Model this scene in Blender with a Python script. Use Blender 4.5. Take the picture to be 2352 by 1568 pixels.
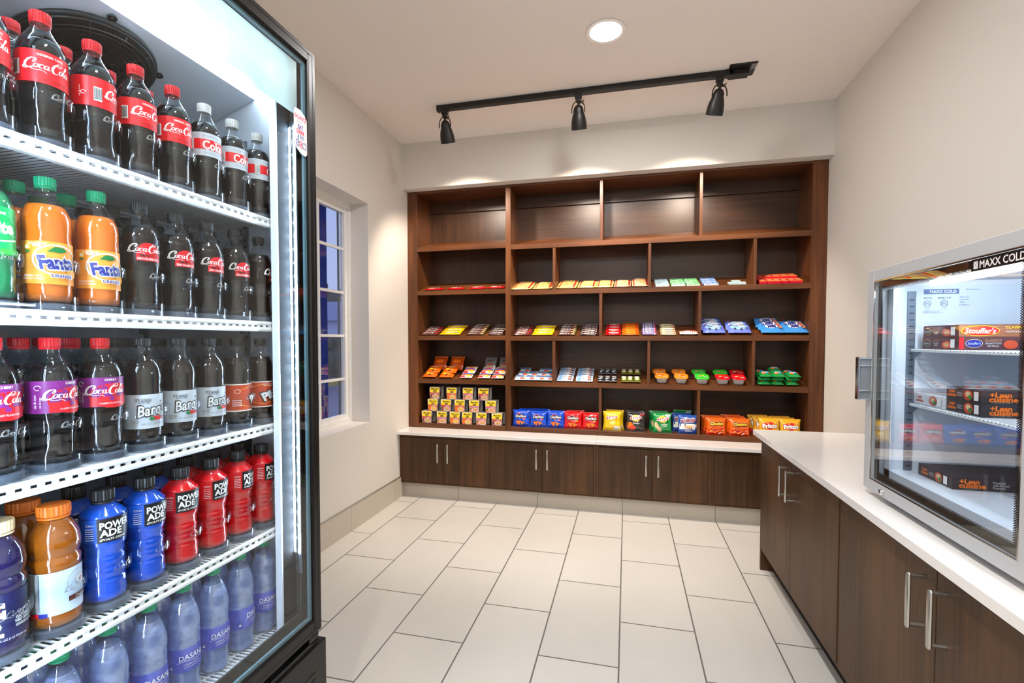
import bpy, math, random
import numpy as np
from mathutils import Vector, Matrix
from mathutils.geometry import tessellate_polygon
PI = math.pi
for o in list(bpy.data.objects):
    bpy.data.objects.remove(o)
SC = bpy.context.scene
COL = SC.collection
random.seed(7)

# ------------------------------------------------------------ camera
yaw, pitch, roll, FPX = .242, -.0321, .0002, 1110.67
CH = 1.247
cF = Vector((-math.sin(yaw)*math.cos(pitch), math.cos(yaw)*math.cos(pitch), math.sin(pitch)))
cR = Vector((math.cos(yaw), math.sin(yaw), 0))
cU = cR.cross(cF)
cR2 = cR*math.cos(roll)+cU*math.sin(roll)
cU2 = -cR*math.sin(roll)+cU*math.cos(roll)
cam = bpy.data.cameras.new('camera')
cam.sensor_width = 36
cam.lens = FPX/2352*36
cam.shift_x = (1176-1165.34)/2352
cam.shift_y = (817.3-784)/2352
cam.clip_start = .02
camo = bpy.data.objects.new('camera', cam)
m3 = Matrix((cR2, cU2, -cF)).transposed()
camo.matrix_world = Matrix.Translation((0, 0, CH)) @ m3.to_4x4()
COL.objects.link(camo)
SC.camera = camo

# ------------------------------------------------------------ world, view
w = bpy.data.worlds.new('dusk')
SC.world = w
w.use_nodes = True
nt = w.node_tree
bg = nt.nodes['Background']
tc = nt.nodes.new('ShaderNodeTexCoord'); sp = nt.nodes.new('ShaderNodeSeparateXYZ')
rp = nt.nodes.new('ShaderNodeValToRGB')
nt.links.new(tc.outputs['Generated'], sp.inputs[0]); nt.links.new(sp.outputs['Z'], rp.inputs[0])
rp.color_ramp.elements[0].color = (.50, .60, .95, 1); rp.color_ramp.elements[0].position = 0.0
rp.color_ramp.elements[1].color = (.36, .46, .88, 1); rp.color_ramp.elements[1].position = .5
nt.links.new(rp.outputs[0], bg.inputs[0])
bg.inputs[1].default_value = .95
SC.view_settings.view_transform = 'Standard'
SC.view_settings.look = 'None'
SC.view_settings.gamma = 1
SC.view_settings.use_curve_mapping = False
SC.view_settings.exposure = 0.10
try:
    SC.cycles.transparent_max_bounces = 24
    SC.cycles.max_bounces = 8
    SC.cycles.sample_clamp_indirect = 4
except Exception:
    pass

# ceiling downlights of the room (x, y, power); the first is the one in view
DOWN = [(-.115, 2.53, 16), (-.115, .55, 26), (-.115, -1.5, 34), (.95, -.6, 16), (-1.1, -.6, 16)]
DOWNCOL = (1.0, .975, .955)
TRACK_POWER, TRACKCOL = 66, (1.0, .83, .68)
LED_STR, FRIDGE_TOP = 185, 24.0

# ------------------------------------------------------------ materials
def lin(c):
    return tuple(((x/255)/12.92 if x/255 <= .04045 else ((x/255+.055)/1.055)**2.4) for x in c)+(1,)
MATS = {}
def pm(name, rgb, rough=.5, metal=0, spec=.5, var=.06, nscale=30, bump=0, emit=None, estr=0, coat=0, stretch=None, trans=0):
    """principled material with procedural variation"""
    if name in MATS: return MATS[name]
    m = bpy.data.materials.new(name); m.use_nodes = True
    n, l = m.node_tree.nodes, m.node_tree.links
    b = n['Principled BSDF']
    c = lin(rgb)
    t = n.new('ShaderNodeTexCoord'); mp = n.new('ShaderNodeMapping'); ns = n.new('ShaderNodeTexNoise')
    if stretch: mp.inputs['Scale'].default_value = stretch
    ns.inputs['Scale'].default_value = nscale
    l.new(t.outputs['Object'], mp.inputs[0]); l.new(mp.outputs[0], ns.inputs['Vector'])
    mx = n.new('ShaderNodeMix'); mx.data_type = 'RGBA'
    mx.inputs['A'].default_value = tuple(x*(1-var) for x in c[:3])+(1,)
    mx.inputs['B'].default_value = tuple(min(1, x*(1+var)) for x in c[:3])+(1,)
    l.new(ns.outputs[0], mx.inputs['Factor']); l.new(mx.outputs['Result'], b.inputs['Base Color'])
    b.inputs['Roughness'].default_value = rough; b.inputs['Metallic'].default_value = metal
    b.inputs['Specular IOR Level'].default_value = spec
    b.inputs['Coat Weight'].default_value = coat
    if trans: b.inputs['Transmission Weight'].default_value = trans
    if bump:
        bp = n.new('ShaderNodeBump'); bp.inputs['Strength'].default_value = bump; bp.inputs['Distance'].default_value = .002
        l.new(ns.outputs[0], bp.inputs['Height']); l.new(bp.outputs[0], b.inputs['Normal'])
    if emit:
        b.inputs['Emission Color'].default_value = emit+(1,) if len(emit) == 3 else emit
        b.inputs['Emission Strength'].default_value = estr
    MATS[name] = m
    return m

def wood(name, dark, light, axis='Z', rough=.38):
    if name in MATS: return MATS[name]
    m = bpy.data.materials.new(name); m.use_nodes = True
    n, l = m.node_tree.nodes, m.node_tree.links
    b = n['Principled BSDF']
    t = n.new('ShaderNodeTexCoord'); mp = n.new('ShaderNodeMapping')
    s = {'Z': (60, 60, 1.6), 'X': (1.6, 60, 60), 'Y': (60, 1.6, 60)}[axis]
    mp.inputs['Scale'].default_value = s
    n1 = n.new('ShaderNodeTexNoise'); n1.inputs['Scale'].default_value = 1.0; n1.inputs['Detail'].default_value = 6; n1.inputs['Roughness'].default_value = .65
    mp2 = n.new('ShaderNodeMapping'); mp2.inputs['Scale'].default_value = tuple(x*.06 if x > 10 else x*.5 for x in s)
    n2 = n.new('ShaderNodeTexNoise'); n2.inputs['Scale'].default_value = 1.6; n2.inputs['Detail'].default_value = 3
    l.new(t.outputs['Object'], mp.inputs[0]); l.new(mp.outputs[0], n1.inputs['Vector'])
    l.new(t.outputs['Object'], mp2.inputs[0]); l.new(mp2.outputs[0], n2.inputs['Vector'])
    ad = n.new('ShaderNodeMath'); ad.operation = 'ADD'
    l.new(n1.outputs[0], ad.inputs[0]); l.new(n2.outputs[0], ad.inputs[1])
    r = n.new('ShaderNodeValToRGB')
    r.color_ramp.elements[0].position = .38; r.color_ramp.elements[0].color = lin(dark)
    r.color_ramp.elements[1].position = .62; r.color_ramp.elements[1].color = lin(light)
    dv = n.new('ShaderNodeMath'); dv.operation = 'MULTIPLY'; dv.inputs[1].default_value = .5
    l.new(ad.outputs[0], dv.inputs[0]); l.new(dv.outputs[0], r.inputs[0]); l.new(r.outputs[0], b.inputs['Base Color'])
    bp = n.new('ShaderNodeBump'); bp.inputs['Strength'].default_value = .08; bp.inputs['Distance'].default_value = .001
    l.new(n1.outputs[0], bp.inputs['Height']); l.new(bp.outputs[0], b.inputs['Normal'])
    b.inputs['Roughness'].default_value = rough; b.inputs['Specular IOR Level'].default_value = .4
    MATS[name] = m
    return m

def thin(name, tint, gloss=.5, base=.04, rough=.03, bump=0, bscale=60, diff=0, dcol=(1, 1, 1), stretch=None, trl=0):
    """thin clear plastic or glass: tinted pass-through, fresnel reflection, optional milky share"""
    if name in MATS: return MATS[name]
    m = bpy.data.materials.new(name); m.use_nodes = True
    n, l = m.node_tree.nodes, m.node_tree.links
    n.remove(n['Principled BSDF']); out = n['Material Output']
    tr = n.new('ShaderNodeBsdfTransparent'); tr.inputs[0].default_value = tuple(tint)+(1,)
    gl = n.new('ShaderNodeBsdfGlossy'); gl.inputs['Roughness'].default_value = rough; gl.inputs[0].default_value = (1, 1, 1, 1)
    lw = n.new('ShaderNodeLayerWeight'); lw.inputs[0].default_value = .5
    pw = n.new('ShaderNodeMath'); pw.operation = 'POWER'; pw.inputs[1].default_value = 4.0
    mr = n.new('ShaderNodeMapRange'); mr.inputs['To Min'].default_value = base; mr.inputs['To Max'].default_value = gloss
    l.new(lw.outputs['Facing'], pw.inputs[0]); l.new(pw.outputs[0], mr.inputs['Value'])
    cur = tr.outputs[0]
    t = n.new('ShaderNodeTexCoord'); ns = n.new('ShaderNodeTexNoise'); ns.inputs['Scale'].default_value = bscale
    mp = n.new('ShaderNodeMapping')
    if stretch: mp.inputs['Scale'].default_value = stretch
    l.new(t.outputs['Object'], mp.inputs[0]); l.new(mp.outputs[0], ns.inputs['Vector'])
    if diff:
        df = n.new('ShaderNodeBsdfDiffuse'); df.inputs[0].default_value = tuple(dcol)+(1,)
        cur2 = df.outputs[0]
        if trl:
            tl = n.new('ShaderNodeBsdfTranslucent'); tl.inputs[0].default_value = tuple(dcol)+(1,)
            m2 = n.new('ShaderNodeMixShader'); m2.inputs[0].default_value = trl
            l.new(df.outputs[0], m2.inputs[1]); l.new(tl.outputs[0], m2.inputs[2]); cur2 = m2.outputs[0]
        mx = n.new('ShaderNodeMixShader')
        ma = n.new('ShaderNodeMath'); ma.operation = 'MULTIPLY'; ma.inputs[1].default_value = diff*2; ma.use_clamp = True
        l.new(ns.outputs[0], ma.inputs[0]); l.new(ma.outputs[0], mx.inputs[0])
        l.new(cur, mx.inputs[1]); l.new(cur2, mx.inputs[2]); cur = mx.outputs[0]
    if bump:
        bp = n.new('ShaderNodeBump'); bp.inputs['Strength'].default_value = bump; bp.inputs['Distance'].default_value = .003
        l.new(ns.outputs[0], bp.inputs['Height']); l.new(bp.outputs[0], gl.inputs['Normal'])
    ms = n.new('ShaderNodeMixShader')
    l.new(mr.outputs[0], ms.inputs[0]); l.new(cur, ms.inputs[1]); l.new(gl.outputs[0], ms.inputs[2])
    l.new(ms.outputs[0], out.inputs[0])
    MATS[name] = m
    return m

def emat(name, rgb, s):
    if name in MATS: return MATS[name]
    m = bpy.data.materials.new(name); m.use_nodes = True
    n, l = m.node_tree.nodes, m.node_tree.links
    n.remove(n['Principled BSDF'])
    e = n.new('ShaderNodeEmission'); e.inputs[0].default_value = tuple(rgb)+(1,); e.inputs[1].default_value = s
    l.new(e.outputs[0], n['Material Output'].inputs[0])
    MATS[name] = m
    return m

def tile_mat():
    m = bpy.data.materials.new('floor_tile'); m.use_nodes = True
    n, l = m.node_tree.nodes, m.node_tree.links
    b = n['Principled BSDF']
    t = n.new('ShaderNodeTexCoord'); sx = n.new('ShaderNodeSeparateXYZ'); cx = n.new('ShaderNodeCombineXYZ')
    l.new(t.outputs['Object'], sx.inputs[0])
    a1 = n.new('ShaderNodeMath'); a1.operation = 'ADD'; a1.inputs[1].default_value = -2.475+.621*20
    a2 = n.new('ShaderNodeMath'); a2.operation = 'ADD'; a2.inputs[1].default_value = 1.2717+.3129*20
    l.new(sx.outputs['Y'], a1.inputs[0]); l.new(sx.outputs['X'], a2.inputs[0])
    l.new(a1.outputs[0], cx.inputs['X']); l.new(a2.outputs[0], cx.inputs['Y'])
    br = n.new('ShaderNodeTexBrick')
    l.new(cx.outputs[0], br.inputs['Vector'])
    br.offset = .5; br.offset_frequency = 2; br.squash = 1
    br.inputs['Scale'].default_value = 1; br.inputs['Brick Width'].default_value = .621; br.inputs['Row Height'].default_value = .3129
    br.inputs['Mortar Size'].default_value = .0034; br.inputs['Mortar Smooth'].default_value = .1; br.inputs['Bias'].default_value = 0
    br.inputs['Color1'].default_value = lin((212, 209, 202)); br.inputs['Color2'].default_value = lin((207, 204, 197)); br.inputs['Mortar'].default_value = lin((118, 114, 110))
    ns = n.new('ShaderNodeTexNoise'); ns.inputs['Scale'].default_value = 2.2; ns.inputs['Detail'].default_value = 5; ns.inputs['Distortion'].default_value = 1.2
    l.new(t.outputs['Object'], ns.inputs['Vector'])
    mr = n.new('ShaderNodeMapRange'); mr.inputs['To Min'].default_value = .93; mr.inputs['To Max'].default_value = 1.05
    l.new(ns.outputs[0], mr.inputs['Value'])
    mm = n.new('ShaderNodeMix'); mm.data_type = 'RGBA'; mm.blend_type = 'MULTIPLY'; mm.inputs['Factor'].default_value = 1
    l.new(br.outputs['Color'], mm.inputs['A']); l.new(mr.outputs[0], mm.inputs['B']); l.new(mm.outputs['Result'], b.inputs['Base Color'])
    bp = n.new('ShaderNodeBump'); bp.inputs['Strength'].default_value = .4; bp.inputs['Distance'].default_value = .002; bp.invert = True
    l.new(br.outputs['Fac'], bp.inputs['Height']); l.new(bp.outputs[0], b.inputs['Normal'])
    b.inputs['Roughness'].default_value = .33; b.inputs['Specular IOR Level'].default_value = .35
    return m

# ------------------------------------------------------------ mesh builder
class MB:
    def __init__(s): s.v = []; s.f = []; s.m = []; s.mats = []
    def mi(s, mat):
        if mat not in s.mats: s.mats.append(mat)
        return s.mats.index(mat)
    def add(s, vs, fs, mat):
        k = len(s.v); s.v += [tuple(p) for p in vs]; i = s.mi(mat)
        for f in fs: s.f.append(tuple(k+j for j in f)); s.m.append(i)
        return s
    def box(s, x0, x1, y0, y1, z0, z1, mat, b=0):
        if x0 > x1: x0, x1 = x1, x0
        if y0 > y1: y0, y1 = y1, y0
        if z0 > z1: z0, z1 = z1, z0
        if b:
            # chamfered box: octagon profile in the two widest directions kept simple
            vs = []
            for sx_ in (0, 1):
                for sy_ in (0, 1):
                    for sz_ in (0, 1):
                        X = (x0, x1)[sx_]; Y = (y0, y1)[sy_]; Z = (z0, z1)[sz_]
                        dx = b if not sx_ else -b; dy = b if not sy_ else -b; dz = b if not sz_ else -b
                        vs += [(X, Y+dy, Z+dz), (X+dx, Y, Z+dz), (X+dx, Y+dy, Z)]
            def I(a, c, d, k): return (a*4+c*2+d)*3+k
            fs = [[I(0,0,0,0),I(0,0,1,0),I(0,1,1,0),I(0,1,0,0)], [I(1,0,0,0),I(1,1,0,0),I(1,1,1,0),I(1,0,1,0)],
                  [I(0,0,0,1),I(1,0,0,1),I(1,0,1,1),I(0,0,1,1)], [I(0,1,0,1),I(0,1,1,1),I(1,1,1,1),I(1,1,0,1)],
                  [I(0,0,0,2),I(0,1,0,2),I(1,1,0,2),I(1,0,0,2)], [I(0,0,1,2),I(1,0,1,2),I(1,1,1,2),I(0,1,1,2)]]
            for c in (0, 1):
                for d in (0, 1):
                    fs.append([I(0,c,d,1),I(0,c,d,2),I(1,c,d,2),I(1,c,d,1)])
                    fs.append([I(c,0,d,0),I(c,0,d,2),I(c,1,d,2),I(c,1,d,0)])
                    fs.append([I(c,d,0,0),I(c,d,0,1),I(c,d,1,1),I(c,d,1,0)])
            for a in (0, 1):
                for c in (0, 1):
                    for d in (0, 1): fs.append([I(a,c,d,0),I(a,c,d,1),I(a,c,d,2)])
            return s.add(vs, fs, mat)
        vs = [(x, y, z) for x in (x0, x1) for y in (y0, y1) for z in (z0, z1)]
        return s.add(vs, [(0,1,3,2),(4,6,7,5),(0,4,5,1),(2,3,7,6),(0,2,6,4),(1,5,7,3)], mat)
    def lathe(s, prof, mat, n=24, c=(0, 0, 0), a0=0, a1=2*PI, fn=None, cap=True):
        full = abs(a1-a0-2*PI) < 1e-6
        cols = n if full else n+1
        vs = []
        for r, z in prof:
            for i in range(cols):
                a = a0+(a1-a0)*i/n
                rr = fn(r, z, a) if fn else r
                vs.append((c[0]+rr*math.cos(a), c[1]+rr*math.sin(a), c[2]+z))
        fs = []
        for j in range(len(prof)-1):
            for i in range(n):
                i2 = (i+1) % cols
                fs.append((j*cols+i, j*cols+i2, (j+1)*cols+i2, (j+1)*cols+i))
        if cap and full:
            if prof[0][0] > 1e-5: fs.append(tuple(range(cols))[::-1])
            if prof[-1][0] > 1e-5: fs.append(tuple((len(prof)-1)*cols+i for i in range(cols)))
        return s.add(vs, fs, mat)
    def tube(s, pts, r, mat, n=6, caps=True):
        pts = [Vector(p) for p in pts]; vs = []; up = None
        for i, p in enumerate(pts):
            d = (pts[min(i+1, len(pts)-1)]-pts[max(i-1, 0)]).normalized()
            if up is None: up = Vector((0, 0, 1)) if abs(d.z) < .9 else Vector((1, 0, 0))
            a = d.cross(up).normalized(); b = a.cross(d).normalized(); up = b
            for k in range(n):
                t = 2*PI*(k+.5)/n
                vs.append(p+a*r*math.cos(t)+b*r*math.sin(t))
        fs = [(i*n+k, i*n+(k+1) % n, (i+1)*n+(k+1) % n, (i+1)*n+k) for i in range(len(pts)-1) for k in range(n)]
        if caps: fs += [tuple(range(n))[::-1], tuple((len(pts)-1)*n+k for k in range(n))]
        return s.add(vs, fs, mat)
    def grid(s, fn, nu, nv, mat):
        vs = [fn(i/nu, j/nv) for j in range(nv+1) for i in range(nu+1)]
        fs = [(j*(nu+1)+i, j*(nu+1)+i+1, (j+1)*(nu+1)+i+1, (j+1)*(nu+1)+i) for j in range(nv) for i in range(nu)]
        return s.add(vs, fs, mat)
    def prism(s, poly, a, b, mat, ax='Y'):
        """poly in the plane across ax, extruded from a to b"""
        def P(p, t): return {'Y': (p[0], t, p[1]), 'X': (t, p[0], p[1]), 'Z': (p[0], p[1], t)}[ax]
        n = len(poly)
        vs = [P(p, a) for p in poly]+[P(p, b) for p in poly]
        fs = [tuple(range(n)), tuple(range(n, 2*n))[::-1]]+[(i, n+i, n+(i+1) % n, (i+1) % n) for i in range(n)]
        return s.add(vs, fs, mat)
    def build(s, name, parent=None, loc=(0, 0, 0), smooth=35, recalc=True):
        me = bpy.data.meshes.new(name); me.from_pydata(s.v, [], s.f)
        for m in s.mats: me.materials.append(m)
        me.polygons.foreach_set('material_index', s.m)
        if smooth:
            me.polygons.foreach_set('use_smooth', [True]*len(s.f))
            me.set_sharp_from_angle(angle=math.radians(smooth))
        me.update()
        o = bpy.data.objects.new(name, me); o.location = loc
        if parent: o.parent = parent
        COL.objects.link(o)
        return o

def empty(name, loc=(0, 0, 0), rz=0):
    o = bpy.data.objects.new(name, None); o.location = loc; o.rotation_euler = (0, 0, rz); o.empty_display_size = .05
    COL.objects.link(o)
    return o
def tag(o, label, cat, group=None, kind=None):
    o['label'] = label; o['category'] = cat
    if group: o['group'] = group
    if kind: o['kind'] = kind
    return o
def struct(o): o['kind'] = 'structure'; return o
def copy_tree(o, parent=None):
    c = o.copy(); COL.objects.link(c)
    if parent: c.parent = parent
    for ch in o.children: copy_tree(ch, c)
    return c

# ------------------------------------------------------------ lettering and printed marks
GL = {}
def glyphs(txt, bold=0, shear=0, space=1):
    k = (txt, bold, shear, space)
    if k not in GL:
        c = bpy.data.curves.new('t', 'FONT'); c.body = txt; c.offset = bold; c.shear = shear; c.resolution_u = 2; c.space_character = space
        o = bpy.data.objects.new('t', c); m = bpy.data.meshes.new_from_object(o)
        vs = [(v.co.x, v.co.y) for v in m.vertices]; fs = [tuple(p.vertices) for p in m.polygons]
        bpy.data.objects.remove(o); bpy.data.curves.remove(c); bpy.data.meshes.remove(m)
        x0 = min(v[0] for v in vs); x1 = max(v[0] for v in vs)
        GL[k] = ([((x-(x0+x1)/2)/.7, y/.7) for x, y in vs], fs, (x1-x0)/.7)
    return GL[k]
def crom(pts, n=6):
    out = []
    P = [pts[0]]+list(pts)+[pts[-1]]
    for i in range(1, len(P)-2):
        a, b, c, d = P[i-1], P[i], P[i+1], P[i+2]
        for j in range(n):
            t = j/n
            out.append(tuple(.5*((2*b[k])+(-a[k]+c[k])*t+(2*a[k]-5*b[k]+4*c[k]-d[k])*t*t+(-a[k]+3*b[k]-3*c[k]+d[k])*t**3) for k in (0, 1)))
    out.append(pts[-1]); return out
def ribbon(pts, w, taper=True, n=6):
    q = crom(pts, n); vs = []
    N = len(q)
    for i, p in enumerate(q):
        a = q[max(i-1, 0)]; b = q[min(i+1, N-1)]; dx, dy = b[0]-a[0], b[1]-a[1]; L = math.hypot(dx, dy) or 1
        # calligraphic: thicker on down strokes
        ww = w*(.45+.75*abs(dy)/L) if taper else w
        if taper: ww *= min(1, .35+3*min(i, N-1-i)/N)
        nx, ny = -dy/L*ww/2, dx/L*ww/2
        vs += [(p[0]+nx, p[1]+ny), (p[0]-nx, p[1]-ny)]
    return vs, [(2*i, 2*i+1, 2*i+3, 2*i+2) for i in range(N-1)]
def loop_(cx, cy, rx, ry, a0=0, a1=360, k=10):
    return [(cx+rx*math.cos(math.radians(a0+(a1-a0)*i/k)), cy+ry*math.sin(math.radians(a0+(a1-a0)*i/k))) for i in range(k+1)]
# flowing red-and-white cola script, drawn stroke by stroke (x-height .42, width about 3)
SCRIPT = [
    ([(.66, .62), (.60, .86), (.40, .92), (.16, .78), (.02, .46), (.08, .14), (.30, .0), (.54, .06), (.68, .20)], .17), ([(.66, .62), (.56, .54), (.50, .68), (.60, .82)], .07),
    ([(.50, .04), (.20, -.10), (-.05, .02), (-.02, .16), (.25, .06), (.80, -.14), (1.30, -.10), (1.62, -.26)], .09),
    (loop_(.78, .27, .13, .19, 80, 440), .10), ([(.80, .46), (.93, .40), (1.0, .46)], .04),
    (loop_(1.16, .26, .14, .19, 40, 310), .10), (loop_(1.47, .26, .13, .18, 60, 420), .10), ([(1.60, .46), (1.58, .15), (1.66, .06), (1.75, .14)], .09),
    ([(1.74, .34), (1.88, .38)], .08),
    (loop_(2.16, .42, .30, .46, 50, 305), .15), ([(2.36, .78), (2.40, 1.02), (2.20, 1.08), (2.02, .90), (2.22, .70), (2.55, .92)], .05),
    (loop_(2.52, .27, .13, .19, 80, 440), .10), ([(2.66, .40), (2.86, .80), (2.88, 1.0), (2.78, .94), (2.74, .20), (2.84, .06), (2.92, .16)], .09),
    (loop_(3.06, .26, .13, .18, 60, 420), .10), ([(3.19, .46), (3.17, .15), (3.25, .06), (3.36, .18)], .09)]
def script_geo():
    if 'S' not in GL:
        vs, fs = [], []
        for p, wd in SCRIPT:
            v, f = ribbon([(x+.28*y, y) for x, y in p], wd, n=4)
            k = len(vs); vs += v; fs += [tuple(k+i for i in q) for q in f]
        GL['S'] = ([(x-1.75, y-.35) for x, y in vs], fs, 3.5)
    return GL['S']
def decal(mb, items, mapf, off0=.0006, step=.00025):
    """items: printed marks in (x, y) metres of a surface; mapf(x, y, off) -> 3D point"""
    for k, it in enumerate(items):
        off = off0+step*k; kind = it[0]
        if kind == 't' or kind == 'S':
            if kind == 't': _, txt, cx, cy, h, mat = it[:6]; op = it[6] if len(it) > 6 else {}
            else: _, cx, cy, h, mat = it[:5]; op = it[5] if len(it) > 5 else {}
            vs, fs, wd = glyphs(txt, op.get('b', 0), op.get('sh', 0), op.get('sp', 1)) if kind == 't' else script_geo()
            sx = h; 
            if 'w' in op: sx = op['w']/wd
            ca, sa = math.cos(math.radians(op.get('rot', 0))), math.sin(math.radians(op.get('rot', 0)))
            arc = op.get('arc', 0); q = []
            for x, y in vs:
                X, Y = x*sx, (y-.5 if kind == 't' else y)*h
                Y += arc*(1-(2*X/max(wd*sx, 1e-6))**2)
                q.append(mapf(cx+X*ca-Y*sa, cy+X*sa+Y*ca, off))
            mb.add(q, fs, mat)
        elif kind == 'e':
            _, cx, cy, rx, ry, mat = it[:6]; rot = math.radians(it[6]) if len(it) > 6 else 0
            n = 20; q = [mapf(cx, cy, off)]; R_ = (.5, 1)
            for rr in R_:
                for i in range(n):
                    a = 2*PI*i/n; X, Y = rx*rr*math.cos(a), ry*rr*math.sin(a)
                    q.append(mapf(cx+X*math.cos(rot)-Y*math.sin(rot), cy+X*math.sin(rot)+Y*math.cos(rot), off))
            fs = [(0, 1+i, 1+(i+1) % n) for i in range(n)]+[(1+i, 1+n+i, 1+n+(i+1) % n, 1+(i+1) % n) for i in range(n)]
            mb.add(q, fs, mat)
        elif kind == 'r':
            _, x0, y0, x1, y1, mat = it[:6]; nu = it[6] if len(it) > 6 else 6
            mb.grid(lambda u, v: mapf(x0+(x1-x0)*u, y0+(y1-y0)*v, off), nu, 4, mat)
        elif kind == 'p':
            _, pts, mat = it[:3]
            tri = tessellate_polygon([[Vector((x, y, 0)) for x, y in pts]])
            P2 = [tuple(p) for p in pts]; T3 = [tuple(t) for t in tri]
            for _ in range(2):
                N3 = []
                for a, b_, c in T3:
                    k0 = len(P2)
                    for i, j in ((a, b_), (b_, c), (c, a)): P2.append(((P2[i][0]+P2[j][0])/2, (P2[i][1]+P2[j][1])/2))
                    N3 += [(a, k0, k0+2), (k0, b_, k0+1), (k0+2, k0+1, c), (k0, k0+1, k0+2)]
                T3 = N3
            mb.add([mapf(x, y, off) for x, y in P2], T3, mat)
        elif kind == 's':
            _, pts, wd, mat = it[:4]
            vs, fs = ribbon(pts, wd, False, 3)
            mb.add([mapf(x, y, off) for x, y in vs], fs, mat)
# ------------------------------------------------------------ room
XL, XR, H = -1.746, 1.2947, 2.804
YS, HS, YC = 3.584, 2.450, 3.666
YB = -3.2
M_wall = pm('wall_paint', (222, 217, 210), .75, spec=.25, var=.02, nscale=160, bump=.05, stretch=(.3, .3, 2))
M_ceil = pm('ceiling_paint', (240, 233, 227), .8, spec=.2, var=.02, nscale=60)
M_trim = pm('white_trim', (236, 234, 228), .4)
M_floor = tile_mat()
M_base = pm('baseboard_tile', (196, 187, 174), .35, var=.05, nscale=6)
M_grout = pm('grout', (138, 132, 125), .8)
M_metal = pm('satin_metal', (186, 184, 178), .32, 1, var=.04, nscale=200, stretch=(1, 1, .02))
struct(MB().box(XL-.15, XR+.15, YB-.15, 4.12, -.08, 0, M_floor).build('floor', smooth=0))
struct(MB().box(XL-.15, XR+.15, YB-.15, 4.12, H, H+.1, M_ceil).build('ceiling', smooth=0))
# left wall with the window recess
WY0, WY1, WZ0, WZ1, XW = 2.10, 3.046, .676, 2.192, -1.881
b = MB()
XO = XW-.032
b.box(XO, XL, YB, WY0, 0, H, M_wall).box(XO, XL, WY1, 3.98, 0, H, M_wall)
b.box(XO, XL, WY0, WY1, 0, WZ0, M_wall).box(XO, XL, WY0, WY1, WZ1, H, M_wall)
struct(b.build('wall_left', smooth=0))
struct(MB().box(XR, XR+.12, YB, 3.98, 0, H, M_wall).build('wall_right', smooth=0))
struct(MB().box(XL-.15, XR+.15, 3.98, 4.12, 0, H, M_wall).build('wall_back', smooth=0))
struct(MB().box(XL-.15, XR+.15, YB-.15, YB, 0, H, M_wall).build('wall_front', smooth=0))
struct(MB().box(XL, XR, YS, 3.98, HS, H, M_wall).build('trim_1', smooth=0))
# tiled baseboard with a metal cap, left wall
b = MB()
edges = [YB]+[2.162+.6205*k for k in range(-8, 3) if 2.162+.6205*k > YB]+[3.545]
for a, c in zip(edges[:-1], edges[1:]): b.box(XL, XL+.011, a+.0015, c-.0015, 0, .164, M_base)
b.box(XL, XL+.008, YB, 3.545, 0, .162, M_grout).box(XL, XL+.013, YB, 3.498, .164, .169, M_metal)
struct(b.build('baseboard_left', smooth=0))
# window
wn = MB()
M_vinyl = pm('window_vinyl', (236, 234, 230), .35)
G = .105
def fr4(b, y0, y1, z0, z1, wy, wz0, wz1, x0, x1, mat):
    b.box(x0, x1, y0, y0+wy, z0, z1, mat).box(x0, x1, y1-wy, y1, z0, z1, mat)
    b.box(x0, x1, y0+wy, y1-wy, z0, z0+wz0, mat).box(x0, x1, y0+wy, y1-wy, z1-wz1, z1, mat)
fr4(wn, WY0, WY1, WZ0, WZ1, .030, .028, .028, XW-.03, XW, M_vinyl)
fr4(wn, WY0+.0301, WY1-.0301, WZ0+.0281, WZ1-.0281, .032, .030, .042, XW-.045, XW-.012, M_vinyl)
for z in (1.874, 1.576, 1.279, .981): wn.box(XW-.034, XW-.02, WY0+.06, WY1-.06, z-.009, z+.009, M_vinyl)
for y in (2.708, 2.43): wn.box(XW-.035, XW-.019, y-.009, y+.009, .734, 2.122, M_vinyl)
w1 = struct(wn.build('window_1', smooth=0))
M_wglass = thin('window_glass', (.93, .95, .97), gloss=.6, base=.05, rough=.01, bump=.02, bscale=40)
MB().box(XW-.030, XW-.027, WY0+.06, WY1-.06, .73, 2.125, M_wglass).build('pane', w1, smooth=0)
M_dk = pm('dark_track', (70, 74, 82), .5)
MB().box(XW-.060, XW-.052, 2.970, 2.984, .705, 2.15, M_dk).build('screen_track', w1, smooth=0)

# ------------------------------------------------------------ outdoors at dusk
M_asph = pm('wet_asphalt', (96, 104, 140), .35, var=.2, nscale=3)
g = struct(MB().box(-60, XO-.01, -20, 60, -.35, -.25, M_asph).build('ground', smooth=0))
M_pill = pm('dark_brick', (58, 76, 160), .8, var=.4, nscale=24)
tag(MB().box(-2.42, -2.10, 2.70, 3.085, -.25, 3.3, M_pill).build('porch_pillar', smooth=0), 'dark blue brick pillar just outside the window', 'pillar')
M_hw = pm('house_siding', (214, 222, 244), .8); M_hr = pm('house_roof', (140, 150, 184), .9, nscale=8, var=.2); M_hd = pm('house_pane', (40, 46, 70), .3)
he = empty('house', (-14.6, 22, -.25))
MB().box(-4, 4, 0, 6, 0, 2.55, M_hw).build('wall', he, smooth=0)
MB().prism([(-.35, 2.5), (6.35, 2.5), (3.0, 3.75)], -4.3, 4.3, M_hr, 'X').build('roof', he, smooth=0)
MB().box(-1.2, -.4, -.02, 0, 1.0, 1.9, M_hd).build('window', he, smooth=0)
tag(he, 'pale gabled house across the road seen through the window', 'house')
M_hedge = pm('hedge_leaves', (50, 74, 72), .9, var=.5, nscale=14)
b = MB()
rr = random.Random(3)
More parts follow.
